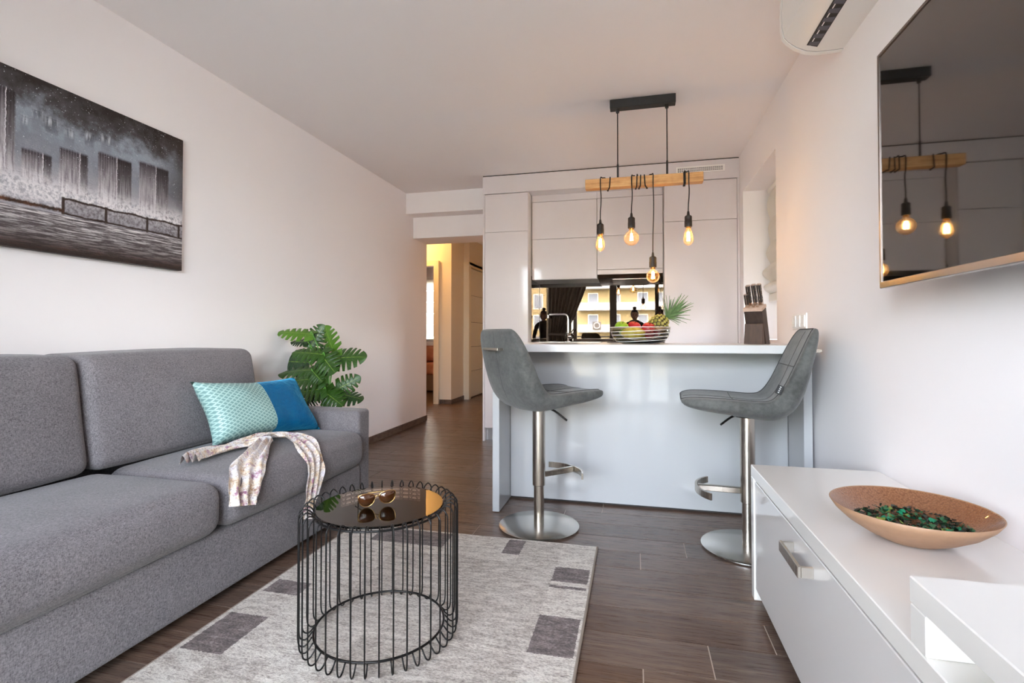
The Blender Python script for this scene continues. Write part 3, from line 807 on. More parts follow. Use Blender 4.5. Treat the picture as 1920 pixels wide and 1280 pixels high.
st1 = copy_tree(st0)
st1.location = (.503, 2.545, 0); st1.rotation_euler = (0, 0, R(176))
st1['label'] = 'right grey bar stool in side view, facing left by the white media unit'
ORG[st1.name] = Vector((0, 0, 0))
tg = obj('side_tag', box(-.012, .012, -.0015, .0015, -.019, .019, .0005, 1), M_tag, st1)
tg.location = (-.098, .2085, .752); tg.rotation_euler = (0, R(-22), 0)
for i in range(4):
    z = -.012 + i * .008
    q = obj('tag_letter', box(-.003, .003, .0015, .0019, z - .0022, z + .0022), M_tagtxt, tg)

# ---------------------------------------------------------------- sofa
so = thing('sofa', 'grey woven fabric sofa along the left wall under the painting', 'sofa', (-1.9, 1.6, 0))
obj('base', rbox(-2.30, -1.48, .585, 2.565, .03, .262, .018, seg=3, mid=2), M_sofa, so, smooth=True)
obj('back_frame', rbox(-2.318, -2.20, .50, 2.60, .03, .80, .03, seg=3, mid=2), M_sofa, so, smooth=True)
obj('arm', rbox(-2.31, -1.495, 2.566, 2.692, .028, .557, .022, (0, .004, .004), 4, 4), M_sofa, so, smooth=True)
obj('arm', rbox(-2.31, -1.495, .458, .584, .028, .557, .022, (0, .004, .004), 4, 4), M_sofa, so, smooth=True)
def seat(y0, y1):
    b = rbox(-2.05, -1.445, y0, y1, .262, .452, .062, (.012, .004, .022), 6, 12, .003); return obj('seat_cushion', b, M_sofa, so, smooth=True)
seat(1.578, 2.560); seat(.590, 1.572)
def back(y0, y1):
    b = rbox(-2.235, -1.965, y0, y1, .462, .905, .045, (.030, .006, .012), 5, 12, .004)
    for v in b.verts:
        f = (v.co.z - .45) / .455; v.co.x -= .075 * f
        v.co.y += 0
    return obj('back_cushion', b, M_sofa, so, smooth=True)
back(1.50, 2.40); back(.595, 1.494)
for (x, y) in ((-2.2, .65), (-2.2, 2.5), (-1.56, .65), (-1.56, 2.5)): obj('foot', lathe([(0, 0), (.02, 0), (.024, .03), (0, .03)], (x, y, 0), 14), M_blackmetal, so)

# two-tone lumbar cushion
TL, BL, BR, TR = (Vector(q) for q in ((-1.935, 1.880, .772), (-1.85, 1.921, .478), (-1.715, 2.535, .452), (-1.87, 2.512, .742)))
def cushion_half(u0, u1, nu=14, nv=18):
    b = BM(); uvl = b.loops.layers.uv.new('UVMap'); nrm = (TR - BL).cross(TL - BR).normalized()
    if nrm.x < 0: nrm = -nrm
    G = {}
    for side in (1, -1):
        for i in range(nu + 1):
            for j in range(nv + 1):
                u = u0 + (u1 - u0) * i / nu; v = j / nv; U, V = 2 * u - 1, 2 * v - 1
                # edges pull in between the corners
                cu = U * (1 - .10 * (1 - V * V)); cv = V * (1 - .13 * (1 - U * U))
                a, c = (cu + 1) / 2, (cv + 1) / 2
                p = BL * (1 - a) * (1 - c) + BR * a * (1 - c) + TL * (1 - a) * c + TR * a * c
                th = .085 * (max(0, (1 - U ** 4) * (1 - V ** 4))) ** .55
                w = .006 * noise.noise(Vector((u * 5, v * 4, 3))) + .004 * math.sin(14 * u + 5 * v)
                p = p + nrm * (side * th + w * (1 - U ** 4) * (1 - V ** 4))
                edge = (j in (0, nv)) or (u <= 0) or (u >= 1)
                if edge and side == -1 and (0, i, j) in G: G[(1, i, j)] = G[(0, i, j)]
                else: G[(0 if side == 1 else 1, i, j)] = b.verts.new(p)
        s = 0 if side == 1 else 1
        for i in range(nu):
            for j in range(nv):
                f = b.faces.new((G[(s, i, j)], G[(s, i + 1, j)], G[(s, i + 1, j + 1)], G[(s, i, j + 1)]))
                for lp, (ii, jj) in zip(f.loops, ((i, j), (i + 1, j), (i + 1, j + 1), (i, j + 1))): lp[uvl].uv = (u0 + (u1 - u0) * ii / nu, jj / nv * .62)
    return b
cu = thing('throw_pillow', 'lumbar cushion, mint lattice on one half and blue velvet on the other', 'cushion', tuple((BL + BR) / 2))
obj('lattice_panel', cushion_half(0, .495), M_lattice, cu, label='mint lattice brocade half', smooth=True)
obj('velvet_panel', cushion_half(.495, 1), M_velvet, cu, label='shiny blue velvet half', smooth=True)

# scarf
def ribbon(path, widths, wdirs, fold=5, amp=.010, nw=22, seed=0):
    n = 7; P = smooth_path(path, n); Wd = smooth_path([(w, 0, 0) for w in widths], n); D = smooth_path(wdirs, n)
    b = BM(); rows = []
    for i, p in enumerate(P):
        t = (P[min(i + 1, len(P) - 1)] - P[max(i - 1, 0)]).normalized(); d = D[i].normalized(); d = (d - t * d.dot(t)).normalized(); nm = t.cross(d)
        if nm.z + nm.x * .8 < 0: nm = -nm
        row = []
        for k in range(nw + 1):
            s = k / nw - .5
            h = amp * (1 + .4 * math.sin(i * .21 + seed)) * (math.sin(s * fold * 2 * math.pi + .35 * math.sin(i * .3 + seed) * 3 + seed) + 1.05) + .004 * noise.noise(Vector((s * 6, i * .15, seed)))
            off = .006 * noise.noise(Vector((i * .22, s * 3, seed + 5)))
            row.append(b.verts.new(p + d * (s * Wd[i].x + off) + nm * (h + .004)))
        rows.append(row)
    for A, B in zip(rows, rows[1:]):
        for k in range(nw): b.faces.new((A[k], A[k + 1], B[k + 1], B[k]))
    return b
sc = thing('scarf', 'floral silk scarf draped over the sofa seat below the cushion', 'scarf', (-1.65, 1.95, .47))
pA = [(-1.70, 1.655, .474), (-1.735, 1.74, .477), (-1.725, 1.86, .480), (-1.70, 1.96, .482), (-1.645, 2.00, .484), (-1.585, 1.90, .478), (-1.53, 1.80, .468), (-1.478, 1.70, .445), (-1.440, 1.63, .385), (-1.432, 1.615, .345)]
o = obj('left_tail', ribbon(pA, [.07, .085, .09, .08, .07, .085, .11, .13, .13, .12], [(-.6, .6, 0), (-.8, .3, 0), (-1, .1, 0), (-1, .3, 0), (.3, 1, 0), (.6, .9, 0), (.4, 1, 0), (.3, 1, 0), (.1, 1, -.1), (0, 1, -.15)], 3, .012, 22, 1), M_scarf, sc, smooth=True)
pB = [(-1.74, 1.80, .478), (-1.735, 1.92, .482), (-1.72, 2.04, .484), (-1.69, 2.13, .484), (-1.62, 2.16, .482), (-1.545, 2.13, .474), (-1.475, 2.08, .440), (-1.432, 2.05, .385), (-1.422, 2.03, .30), (-1.426, 2.015, .22), (-1.428, 2.0, .165)]
o = obj('right_tail', ribbon(pB, [.05, .07, .075, .08, .09, .11, .12, .115, .10, .09, .095], [(-1, 0, 0), (-1, .1, 0), (-1, .3, 0), (-.7, .8, 0), (.1, 1, 0), (.3, 1, 0), (.2, 1, 0), (0, 1, 0), (0, 1, .05), (0, 1, 0), (0, 1, -.1)], 3, .009, 22, 4), M_scarf, sc, smooth=True)

# ---------------------------------------------------------------- painting
def m_painting():
    m = Mat('painted_canvas', rough=.5, spec=.3)
    t = m.n('ShaderNodeTexCoord').outputs['Object']; x = m.n('ShaderNodeSeparateXYZ', {0: t}); Y, Z = x.outputs[1], x.outputs[2]
    def band(v, a, b, s): return m.math('MULTIPLY', m.step(v, a - s, a + s), m.step(v, b + s, b - s))
    big = m.noise(t, 9, 6, .65); fine = m.noise(t, 60, 5, .7); spk = m.noise(t, 170, 2, .5)
    streak = m.noise(m.n('ShaderNodeMapping', {'Vector': t, 'Scale': (1, 3, 55)}).outputs[0], 3, 5, .7)
    vert = m.noise(m.n('ShaderNodeMapping', {'Vector': t, 'Scale': (1, 30, 3)}).outputs[0], 3, 4, .6)
    # sky: dark at the top edge, blue grey cloud below
    zt = m.math('ADD', Z, m.math('MULTIPLY', m.math('SUBTRACT', big, .5), .40))
    skyc = m.ramp(m.step(zt, 1.58, 1.99), ((0, (170, 168, 176)), (.35, (138, 142, 152)), (.60, (154, 162, 174)), (.82, (78, 74, 76)), (1, (46, 38, 36))))
    # darkening to the right end is painted brown
    c = m.mix(m.math('MULTIPLY', m.step(Y, 2.02, 2.18), .75), skyc, (58, 46, 42))
    # mist at the foot of the towers
    def tower(c, y0, y1, yr, zt_, zb_, shade=(66, 58, 64), edge=True):
        wob = m.math('MULTIPLY', m.math('SUBTRACT', fine, .5), .012)
        yy = m.math('ADD', Y, wob)
        mk = m.math('MULTIPLY', band(yy, y0, y1, .003), band(m.math('ADD', Z, wob), zb_, zt_, .006))
        fade = m.step(Z, zb_ + (zt_ - zb_) * .05, zb_ + (zt_ - zb_) * .95)
        stripes = m.math('LESS_THAN', m.math('FRACT', m.math('MULTIPLY', Y, 95.0)), .35)
        body = m.mix(m.math('MULTIPLY', stripes, .35), shade, (150, 142, 150))
        low = m.mix(m.step(vert, .38, .58), (168, 158, 166), (236, 231, 234))
        body = m.mix(fade, low, body)
        right = m.math('MULTIPLY', m.step(yy, yr - .002, yr + .002), m.math('ADD', m.math('MULTIPLY', fade, .6), .25))
        body = m.mix(right, body, (48, 40, 42))
        if edge: body = m.mix(band(yy, yr - .0025, yr + .0005, .0008), body, (226, 222, 226))
        return m.mix(mk, c, body)
    for (a, b_, z1) in ((1.451, 1.477, 1.83), (1.49, 1.525, 1.87), (1.536, 1.579, 1.86), (1.606, 1.645, 1.84), (1.689, 1.726, 1.855), (1.757, 1.801, 1.87)):
        mk = m.math('MULTIPLY', band(Y, a, b_, .004), m.step(Z, z1 - .09, z1)); mk = m.math('MULTIPLY', mk, m.math('LESS_THAN', Z, z1))
        c = m.mix(m.math('MULTIPLY', mk, .55), c, (70, 70, 80))
        c = m.mix(m.math('MULTIPLY', m.math('MULTIPLY', band(Y, a, b_, .004), band(Z, z1 - .03, z1, .01)), m.step(vert, .45, .6)), c, (196, 200, 208))
    c = m.mix(m.math('MULTIPLY', band(Z, 1.50, 1.64, .05), m.step(big, .3, .6)), c, (186, 182, 188))
    for (a, b_, yr, z1, zb) in ((.86, .99, .95, 1.74, 1.60), (1.03, 1.15, 1.10, 1.80, 1.60), (1.19, 1.37, 1.30, 1.93, 1.60), (1.375, 1.434, 1.404, 1.912, 1.60), (1.456, 1.561, 1.531, 1.705, 1.585), (1.589, 1.701, 1.67, 1.755, 1.57), (1.745, 1.898, 1.829, 1.79, 1.56), (1.936, 2.093, 2.024, 1.812, 1.56)):
        c = tower(c, a, b_, yr, z1, zb)
    # foam along the bank
    foam = m.math('MULTIPLY', band(m.math('ADD', Z, m.math('MULTIPLY', m.math('SUBTRACT', fine, .5), .06)), 1.51, 1.605, .03), m.step(fine, .40, .55))
    c = m.mix(foam, c, (238, 233, 235))
    # railing panel at the right half, brown bank line at the left
    c = m.mix(m.math('MULTIPLY', m.math('MULTIPLY', band(Z, 1.485, 1.545, .004), m.step(Y, 1.600, 1.606)), .7), c, m.mix(m.step(fine, .4, .6), (86, 76, 74), (150, 146, 154)))
    for zc in (1.547, 1.484): c = m.mix(m.math('MULTIPLY', band(m.math('ADD', Z, m.math('MULTIPLY', m.math('SUBTRACT', big, .5), .03)), zc - .005, zc + .004, .002), m.step(Y, 1.600, 1.606)), c, (58, 42, 36))
    for yc in (1.606, 1.782, 1.98, 2.155): c = m.mix(m.math('MULTIPLY', band(Y, yc - .006, yc + .006, .002), band(Z, 1.475, 1.552, .003)), c, (60, 46, 40))
    c = m.mix(m.math('MULTIPLY', band(m.math('ADD', Z, m.math('MULTIPLY', m.math('SUBTRACT', fine, .5), .02)), 1.486, 1.502, .004), m.math('LESS_THAN', Y, 1.61)), c, m.mix(m.step(big, .4, .6), (52, 38, 30), (112, 66, 40)))
    # water
    wz = m.step(Z, 1.325, 1.478)
    wat = m.mix(m.math('MULTIPLY', m.step(streak, .47, .60), m.math('POWER', wz, .9)), m.mix(wz, (52, 40, 36), (104, 96, 98)), (232, 227, 227))
    c = m.mix(m.step(Z, 1.482, 1.472), c, wat)
    c = m.mix(m.math('MULTIPLY', m.step(Z, 1.40, 1.33), m.step(streak, .5, .62)), c, (84, 46, 32))
    c = m.mix(m.step(Z, 1.345, 1.318), c, (52, 42, 38))
    # spatter
    c = m.mix(m.math('MULTIPLY', m.step(spk, .69, .72), m.step(Z, 1.5, 1.6)), c, (206, 208, 214))
    m.set('Base Color', c); m.bump(m.math('ADD', fine, m.math('MULTIPLY', streak, .5)), .7, .008); return m.m
pa = obj('painting', box(-2.329, -2.298, .80, 2.178, 1.315, 2.0, .002, 1), m_painting(), label='dark canvas painting of a misty skyline over water on the left wall', cat='painting')

# ---------------------------------------------------------------- rug
ru = thing('rug', 'cream and taupe rug with dark blocks on the floor under the wire table', 'rug', (-.77, 1.5, 0))
rx0, rx1, ry0, ry1 = -1.395, -.172, .68, 2.378
bm = box(rx0, rx1, ry0, ry1, .001, .012, .003, 2)
obj('pile', bm, M_rugL, ru)
for x in (rx0, rx1): obj('binding', tube([(x, ry0, .007), (x, ry1, .007)], .006, 8), M_bind, ru)

# ---------------------------------------------------------------- wire side table
tx, ty = -.812, 1.535
tb = thing('coffee_table', 'round black wire side table with smoked glass top on the rug', 'table', (tx, ty, .012))
ro, ri, zt, zb = .250, .205, .425, .040
NW = 40; proto = None
wire = [(ri + .002, 0, .418), (ri + .010, 0, .430), (ri + .024, 0, .437), (ro - .012, 0, .434), (ro - .002, 0, .422), (ro, 0, .400), (ro, 0, .25), (ro, 0, .075), (ro, 0, .050), (ro - .003, 0, .026), (ro - .014, 0, .0165), (ro - .026, 0, .021), (ri + .004, 0, .040)]
for k in range(NW):
    if proto is None:
        proto = obj('wire', tube([Vector(q) + Vector((tx, ty, 0)) for q in smooth_path(wire, 3)], .0025, 6), M_blackmetal, tb, smooth=True); w = proto
    else:
        w = proto.copy(); COL.objects.link(w); w.parent = tb
    w.rotation_euler = (0, 0, 2 * math.pi * k / NW)
def ringbm(r, z, th, n=72): return tube([(tx + r * math.cos(2 * math.pi * k / n), ty + r * math.sin(2 * math.pi * k / n), z) for k in range(n)], th, 8, closed=True)
obj('top_ring', ringbm(ri, .413, .0038), M_blackmetal, tb, smooth=True)
obj('bottom_ring', ringbm(ri, .0405, .0038), M_blackmetal, tb, smooth=True)
o = obj('glass_top', lathe([(0, .4185), (ri - .004, .4185), (ri - .002, .4205), (ri - .002, .4235), (ri - .004, .4255), (0, .4255)], (tx, ty, 0), 72), M_tableglass, tb, label='smoked glass top')

# sunglasses standing folded open on the glass
gz = .4265
sg = thing('sunglasses', 'gold framed sunglasses with brown lenses lying on the wire table', 'sunglasses', (-.83, 1.5, gz))
LC, RC = Vector((-.838, 1.492, gz + .024)), Vector((-.787, 1.527, gz + .0275))
ax = (RC - LC).normalized(); upv = Vector((.12, -.1, 1)); upv = (upv - ax * upv.dot(ax)).normalized(); fwd = ax.cross(upv).normalized()
def lens_pts(c, mir, s=1.0):
    base = [(-.026, .016), (-.012, .0205), (.006, .0195), (.021, .014), (.0245, .002), (.019, -.012), (.006, -.0215), (-.010, -.0215), (-.022, -.012), (-.027, .002)]
    return [c + ax * (mir * x * s) + upv * (y * s) for x, y in base]
for c, mir in ((LC, 1), (RC, -1)):
    P = smooth_path(lens_pts(c, mir, .98), 4, True); bm = BM()
    A = [bm.verts.new(q + fwd * .0008) for q in P]; B = [bm.verts.new(q - fwd * .0008) for q in P]
    ca = bm.verts.new(c + fwd * .003); cb = bm.verts.new(c + fwd * .0015); n = len(P)
    for i in range(n):
        j = (i + 1) % n; bm.faces.new((A[i], A[j], ca)); bm.faces.new((B[j], B[i], cb)); bm.faces.new((A[i], B[i], B[j], A[j]))
    obj('lens', bm, M_lens, sg, smooth=True)
    obj('rim', tube(smooth_path(lens_pts(c, mir), 4, True), .0013, 6, closed=True), M_gold, sg, smooth=True)
obj('bridge', tube(smooth_path([LC + ax * .0245 + upv * .004, (LC + RC) / 2 + upv * .011 + fwd * .002, RC - ax * .0245 + upv * .004], 5), .0014, 6), M_gold, sg, smooth=True)
bk_ = Vector((-.93, .36, 0)).normalized()
for c, sgn, L, dz in ((LC, -1, .10, -.02), (RC, 1, .12, -.014)):
    h0 = c + ax * (sgn * .028) + upv * .013; dr = (bk_ + Vector((0, 0, 0))) if sgn < 0 else Vector((-.97, -.02, 0))
    if sgn < 0: dr = Vector((-.45, .78, 0)).normalized()
    e1 = h0 + dr * L + Vector((0, 0, dz)); e2 = e1 + dr * .03 + Vector((0, 0, -.014))
    e2.z = max(e2.z, gz + .003); e1.z = max(e1.z, gz + .004)
    T_ = obj('temple', tube(smooth_path([h0, h0 + dr * .02 + Vector((0, 0, .001)), e1], 5), .0016, 6), M_gold, sg, smooth=True)
    obj('temple_tip', tube(smooth_path([e1 - dr * .02 + Vector((0, 0, .002)), e1, e2], 4), .0024, 6), M_templ, T_, smooth=True)

# ---------------------------------------------------------------- monstera
pl = thing('potted_monstera', 'leafy green monstera plant in a pot behind the sofa arm', 'plant', (-1.95, 2.96, 0))
PXc, PYc = -1.95, 2.96
o = obj('pot', lathe([(0, .002), (.105, .002), (.115, .02), (.140, .26), (.145, .28), (.135, .28), (.128, .25), (0, .25)], (PXc, PYc, 0), 32), M_pot, pl); auto(o)
obj('soil', lathe([(0, .262), (.127, .256)], (PXc, PYc, 0), 24), M_soil, pl)
def leaf(base, tip, width, mat, droop=.12, tilt=0.0, seed=0):
    b = BM(); uvl = b.loops.layers.uv.new('UVMap'); base, tip = Vector(base), Vector(tip); L = (tip - base).length
    ax = (tip - base).normalized(); nm = Vector((.12 + tilt * .5, -.72, .66)); nm = (nm - ax * nm.dot(ax)).normalized()
    sd = ax.cross(nm)
    if tilt: rot = Matrix.Rotation(tilt, 3, ax); nm, sd = rot @ nm, rot @ sd
    NT = 110; rnd = random.Random(seed)
    def hw0(t): return max(0.0, (t + .07) / 1.07) ** .5 * max(0, 1 - t) ** .80 * 1.86 * width / 2
    cuts = {}
    for sd_ in (-1, 1):
        L_ = []; tc = .16 + .05 * rnd.random()
        while tc < .84: L_.append((tc, .55 + .25 * rnd.random())); tc += .125 + .035 * rnd.random()
        cuts[sd_] = L_
    def hw(t, s=1):
        k = 0
        for c, d in cuts[s]: k = max(k, d * max(0, 1 - abs(t - c) / .034) ** .55)
        return hw0(t) * (1 - k)
    def P(t, s, f):
        w = hw(t, s) * f
        back = -.12 * L * f * max(0, 1 - t * 3.2)                       # heart lobes behind the stalk
        along = t * L + back + .34 * w * (.3 + t * .7)
        z = -droop * L * (along / L) ** 2 - .34 * w * f + .10 * w + .012 * w * math.sin(t * 40)
        q = base + ax * along + sd * (s * w) + nm * z
        q.x = max(q.x, -2.318 + .004 * f); return q
    for s in (-1, 1):
        V = {}
        for i in range(NT + 1):
            for k, f in enumerate((0, .22, .42, .72, 1.0)): V[i, k] = (b.verts.new(P(i / NT, s, f)), (s * f, i / NT))
        for i in range(NT):
            for k in range(4):
                q = (V[i, k], V[i + 1, k], V[i + 1, k + 1], V[i, k + 1])
                try:
                    f = b.faces.new([v[0] for v in q])
                    for lp, v in zip(f.loops, q): lp[uvl].uv = v[1]
                except ValueError: pass
    loose = [v for v in b.verts if not v.link_faces]
    bmesh.ops.delete(b, geom=loose, context='VERTS')
    bmesh.ops.remove_doubles(b, verts=b.verts, dist=.0002)
    return obj('leaf', b, mat, pl, smooth=True)
def lp(a, b_, Y):           # plant-view coordinates (in metres, from the plant's upright plane)
    return Vector((-1.953 + (a - 890) / 1815.0 * 1.0 + (Y - 2.95) * -.62, Y, .632 + (950 - b_) / 1849.0 * 1.0 + (Y - 2.95) * (-.11 if b_ > 700 else .02)))
LV = [((690, 300), (190, 235), .11, 'L', 2.98, 2.93, .10, .15), ((650, 470), (838, 178), .12, 'M', 3.03, 3.06, .05, .4), ((1000, 560), (832, 190), .125, 'L', 2.98, 3.00, .08, -.5), ((935, 600), (1362, 522), .15, 'M', 2.97, 2.93, .16, .1),
      ((860, 540), (440, 470), .14, 'M', 2.90, 2.84, .14, .2), ((800, 520), (985, 745), .15, 'M', 2.92, 2.82, .10, .3), ((640, 650), (195, 640), .17, 'D', 3.02, 3.06, .04, -.35), ((830, 730), (205, 700), .13, 'M', 2.94, 2.90, .18, .25),
      ((860, 830), (430, 850), .15, 'M', 2.90, 2.84, .10, .1), ((880, 950), (480, 990), .15, 'M', 2.88, 2.80, .12, .2), ((850, 980), (1085, 1115), .13, 'M', 2.90, 2.82, .12, .1), ((970, 990), (1318, 800), .11, 'M', 2.95, 2.98, .14, .5),
      ((1000, 1000), (1372, 1050), .14, 'D', 2.96, 2.98, .08, -.35), ((620, 390), (365, 385), .07, 'D', 3.02, 3.04, .06, .1), ((760, 1000), (600, 1130), .12, 'D', 2.92, 2.86, .1, .1), ((700, 740), (830, 860), .10, 'M', 2.90, 2.84, .1, .2), ((880, 480), (700, 560), .12, 'D', 3.00, 2.96, .1, .0)]
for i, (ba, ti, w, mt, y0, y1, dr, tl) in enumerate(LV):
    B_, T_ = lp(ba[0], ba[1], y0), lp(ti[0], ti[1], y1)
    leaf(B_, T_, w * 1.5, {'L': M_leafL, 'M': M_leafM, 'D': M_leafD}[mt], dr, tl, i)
    root = Vector((PXc + .02 * math.cos(i * 2.4), PYc + .02 * math.sin(i * 2.4), .25))
    midp = Vector((PXc + (B_.x - PXc) * .35, PYc + (B_.y - PYc) * .4, .25 + (B_.z - .25) * .72))
    obj('stem', tube(smooth_path([root, midp, B_ + Vector((0, 0, .004)), B_ + (T_ - B_) * .06], 6), [.006 - .0035 * k / 18 for k in range(19)], 6), M_stem, pl, smooth=True)

# ---------------------------------------------------------------- TV, air conditioner, outlet
tv = thing('television', 'large dark flat television with a thin metal frame on the right wall', 'television', (.74, 1.15, 1.47))
y0, y1, z0, z1 = .53, 1.760, 1.1226, 1.831
obj('back_case', box(.738, .765, y0 + .03, y1 - .03, z0 + .03, z1 - .03, .006, 2), M_dark, tv)
for q in ((y0, y0 + .008, z0, z1), (y1 - .008, y1, z0, z1), (y0 + .008, y1 - .008, z1 - .008, z1)): obj('frame', box(.723, .741, *q), M_bezel, tv)
obj('bottom_edge', box(.722, .742, y0, y1, z0 - .002, z0 + .018, .002, 1), M_silver, tv)
obj('screen', box(.726, .738, y0 + .008, y1 - .008, z0 + .018, z1 - .008), M_screen, tv)
mt = obj('wall_mount', box(.765, .785, .95, 1.35, 1.32, 1.64), M_dark, tv)
obj('mount_arm', box(.785, .845, 1.10, 1.20, 1.42, 1.54), M_dark, mt)
obj('wall_plate', box(.845, XR - .0005, 1.0, 1.3, 1.35, 1.61), M_dark, mt)

ac = thing('air_conditioner', 'white wall air conditioner above the television', 'air conditioner', (.855, 2.0, 2.18))
prof = [(XR, 2.18), (.80, 2.179), (.753, 2.1800), (.716, 2.188), (.677, 2.208), (.646, 2.234), (.629, 2.256), (.622, 2.300), (.620, 2.36), (.624, 2.425), (.64, 2.445), (XR, 2.445)]
o = obj('body', prism(prof, 'y', 1.50, 2.378), M_plasticW, ac); auto(o, 25)
cap = [(XR, 2.177), (.80, 2.176), (.752, 2.177), (.714, 2.185), (.675, 2.205), (.644, 2.232), (.626, 2.255), (.619, 2.300), (.617, 2.36), (.621, 2.428), (.638, 2.449), (XR, 2.449)]
o = obj('end_cap', prism(cap, 'y', 2.381, 2.404), M_plasticW, ac); auto(o, 25)
o = obj('seam', prism(prof, 'y', 2.3782, 2.3808), M_grey, ac)
# outlet slot follows the underside between x=.700 and .745
sl = [(.744, 2.1808), (.744, 2.1795), (.704, 2.1920), (.7046, 2.1935)]
lo_ = obj('outlet_slot', prism(sl, 'y', 1.55, 2.34), M_dark, ac)
bm_proto = None
for i in range(14):
    yv = 2.318 - i * .055
    pts = [(.742, yv - .018, 2.1790), (.722, yv - .014, 2.1845), (.706, yv - .002, 2.1895)]
    if bm_proto is None:
        bm = BM(); A = [bm.verts.new(q) for q in ((.741, yv - .020, 2.1793), (.709, yv - .004, 2.1893), (.709, yv + .020, 2.1893), (.741, yv + .012, 2.1793))]
        B = [bm.verts.new(Vector(q.co) + Vector((0, 0, .0012)) ) for q in A]
        bm.faces.new(A); bm.faces.new(B[::-1])
        for k in range(4): bm.faces.new((A[k], A[(k + 1) % 4], B[(k + 1) % 4], B[k]))
        bm_proto = obj('vane', bm, M_vane, ac)
    else:
        q = bm_proto.copy(); COL.objects.link(q); q.parent = ac; q.location = (0, -i * .055, 0)

ou = thing('wall_socket', 'white triple socket plate on the right wall behind the stool', 'socket', (XR, 2.98, 1.052))
obj('plate', box(XR - .008, XR, 2.868, 3.098, 1.012, 1.094, .003, 2), M_plasticW, ou)
for i in range(3):
    yc = 2.908 + i * .075
    s = obj('socket', box(XR - .014, XR - .007, yc - .030, yc + .030, 1.022, 1.084, .003, 2), M_plasticW, ou)
    obj('socket_well', lathe([(.021, -.0142), (.021, -.0150), (.019, -.0150), (.018, -.009 - .0035), (0, -.0125)], (XR, yc, 1.053), 20, Matrix.Rotation(R(90), 3, 'Y')), M_frameW, s)

# ---------------------------------------------------------------- media unit
ms = thing('media_unit', 'low white gloss media unit along the right wall under the television', 'tv unit', (.64, 1.2, 0))
SY0, SY1 = .20, 2.10
obj('top', box(.426, XR - .002, SY0, SY1, .448, .490, .002, 1), M_stand, ms)
obj('side_panel', box(.426, XR - .002, SY1 - .042, SY1, 0, .447, .002, 1), M_stand, ms)
obj('side_panel', box(.426, XR - .002, SY0, SY0 + .042, 0, .447, .002, 1), M_stand, ms)
obj('carcass', box(.452, XR - .004, SY0 + .043, SY1 - .043, .05, .447), M_carc, ms)
obj('plinth', box(.49, XR - .02, SY0 + .043, SY1 - .043, 0, .05), M_gap, ms)
for (a, b, ha) in ((.80, SY1 - .046, 1.50), (SY0 + .046, .796, .52)):
    d = obj('drawer', box(.430, .450, a, b, .045, .438, .002, 1), M_standD, ms)
    hh = obj('handle', box(.393, .402, ha - .085, ha + .085, .372, .402, .0015, 1), M_steel, d)
    for q in (-.085, .075): obj('handle_post', box(.402, .4305, ha + q, ha + q + .010, .374, .400), M_steel, d)
sh = thing('raised_shelf', 'white raised shelf standing on the near end of the media unit', 'shelf', (.64, .6, .49))
obj('shelf_board', box(.427, XR - .004, .24, .952, .553, .595, .002, 1), M_stand, sh)
obj('leg_panel', box(.427, XR - .004, .905, .950, .4905, .5525, .0015, 1), M_stand, sh)
obj('leg_panel', box(.427, XR - .004, .245, .29, .4905, .5525, .0015, 1), M_stand, sh)

# copper bowl with potpourri
cx, cy, cz = .640, 1.415, .4905
bo = thing('decorative_bowl', 'wide copper coloured glass bowl on the white media unit', 'bowl', (cx, cy, cz))
inn = [(0, .010), (.05, .0125), (.09, .026), (.125, .046), (.15, .066), (.163, .080)]
outp = [(.166, .081), (.155, .064), (.131, .042), (.096, .020), (.06, .003), (.05, 0), (0, 0)]
o = obj('inside', lathe([(r, z + cz) for r, z in inn] , (cx, cy, 0), 64), M_copper, bo, smooth=True)
o = obj('outside', lathe([(.163, .080 + cz), (.1645, .0818 + cz)] + [(r, z + cz) for r, z in outp], (cx, cy, 0), 64), M_copperO, bo, smooth=True)
bm = BM(); rnd = random.Random(3)
for i in range(640):
    a = rnd.random() * 2 * math.pi; big = i % 16 == 0; rr = (.085 if big else .112) * math.sqrt(rnd.random()); hmax = .026 * (1 - (rr / .12) ** 2)
    zz_ = cz + .0135 + (max(0, rr - .05) * .42) + hmax * rnd.random() + .005
    if big: zz_ = cz + .0135 + (max(0, rr - .05) * .42) + hmax + .006
    s = (.0095 if big else .003 + .005 * rnd.random()); e = s * (.55 + .35 * rnd.random())
    M3 = Matrix.Rotation(rnd.random() * 6.28, 3, 'Z') @ Matrix.Rotation((rnd.random() - .5) * (1.0 if big else 2.4), 3, 'X')
    c = Vector((cx + rr * math.cos(a), cy + rr * math.sin(a), zz_))
    vs = [bm.verts.new(M3 @ Vector((s * math.cos(k * .6283), e * math.sin(k * .6283), s * .35 * math.cos(k * 1.2566))) + c) for k in range(10)]; ctr = bm.verts.new(c + M3 @ Vector((0, 0, -s * .3)))
    mi = rnd.choice((4, 3, 2, 4)) if big else rnd.choice((0, 0, 0, 1, 1, 2, 0, 0, 2))
    for k in range(10): f = bm.faces.new((vs[k], vs[(k + 1) % 10], ctr)); f.material_index = mi; f.smooth = True
obj('potpourri', bm, M_pp, label='green and brown dried potpourri heaped in the copper bowl', cat='potpourri', kind='stuff')

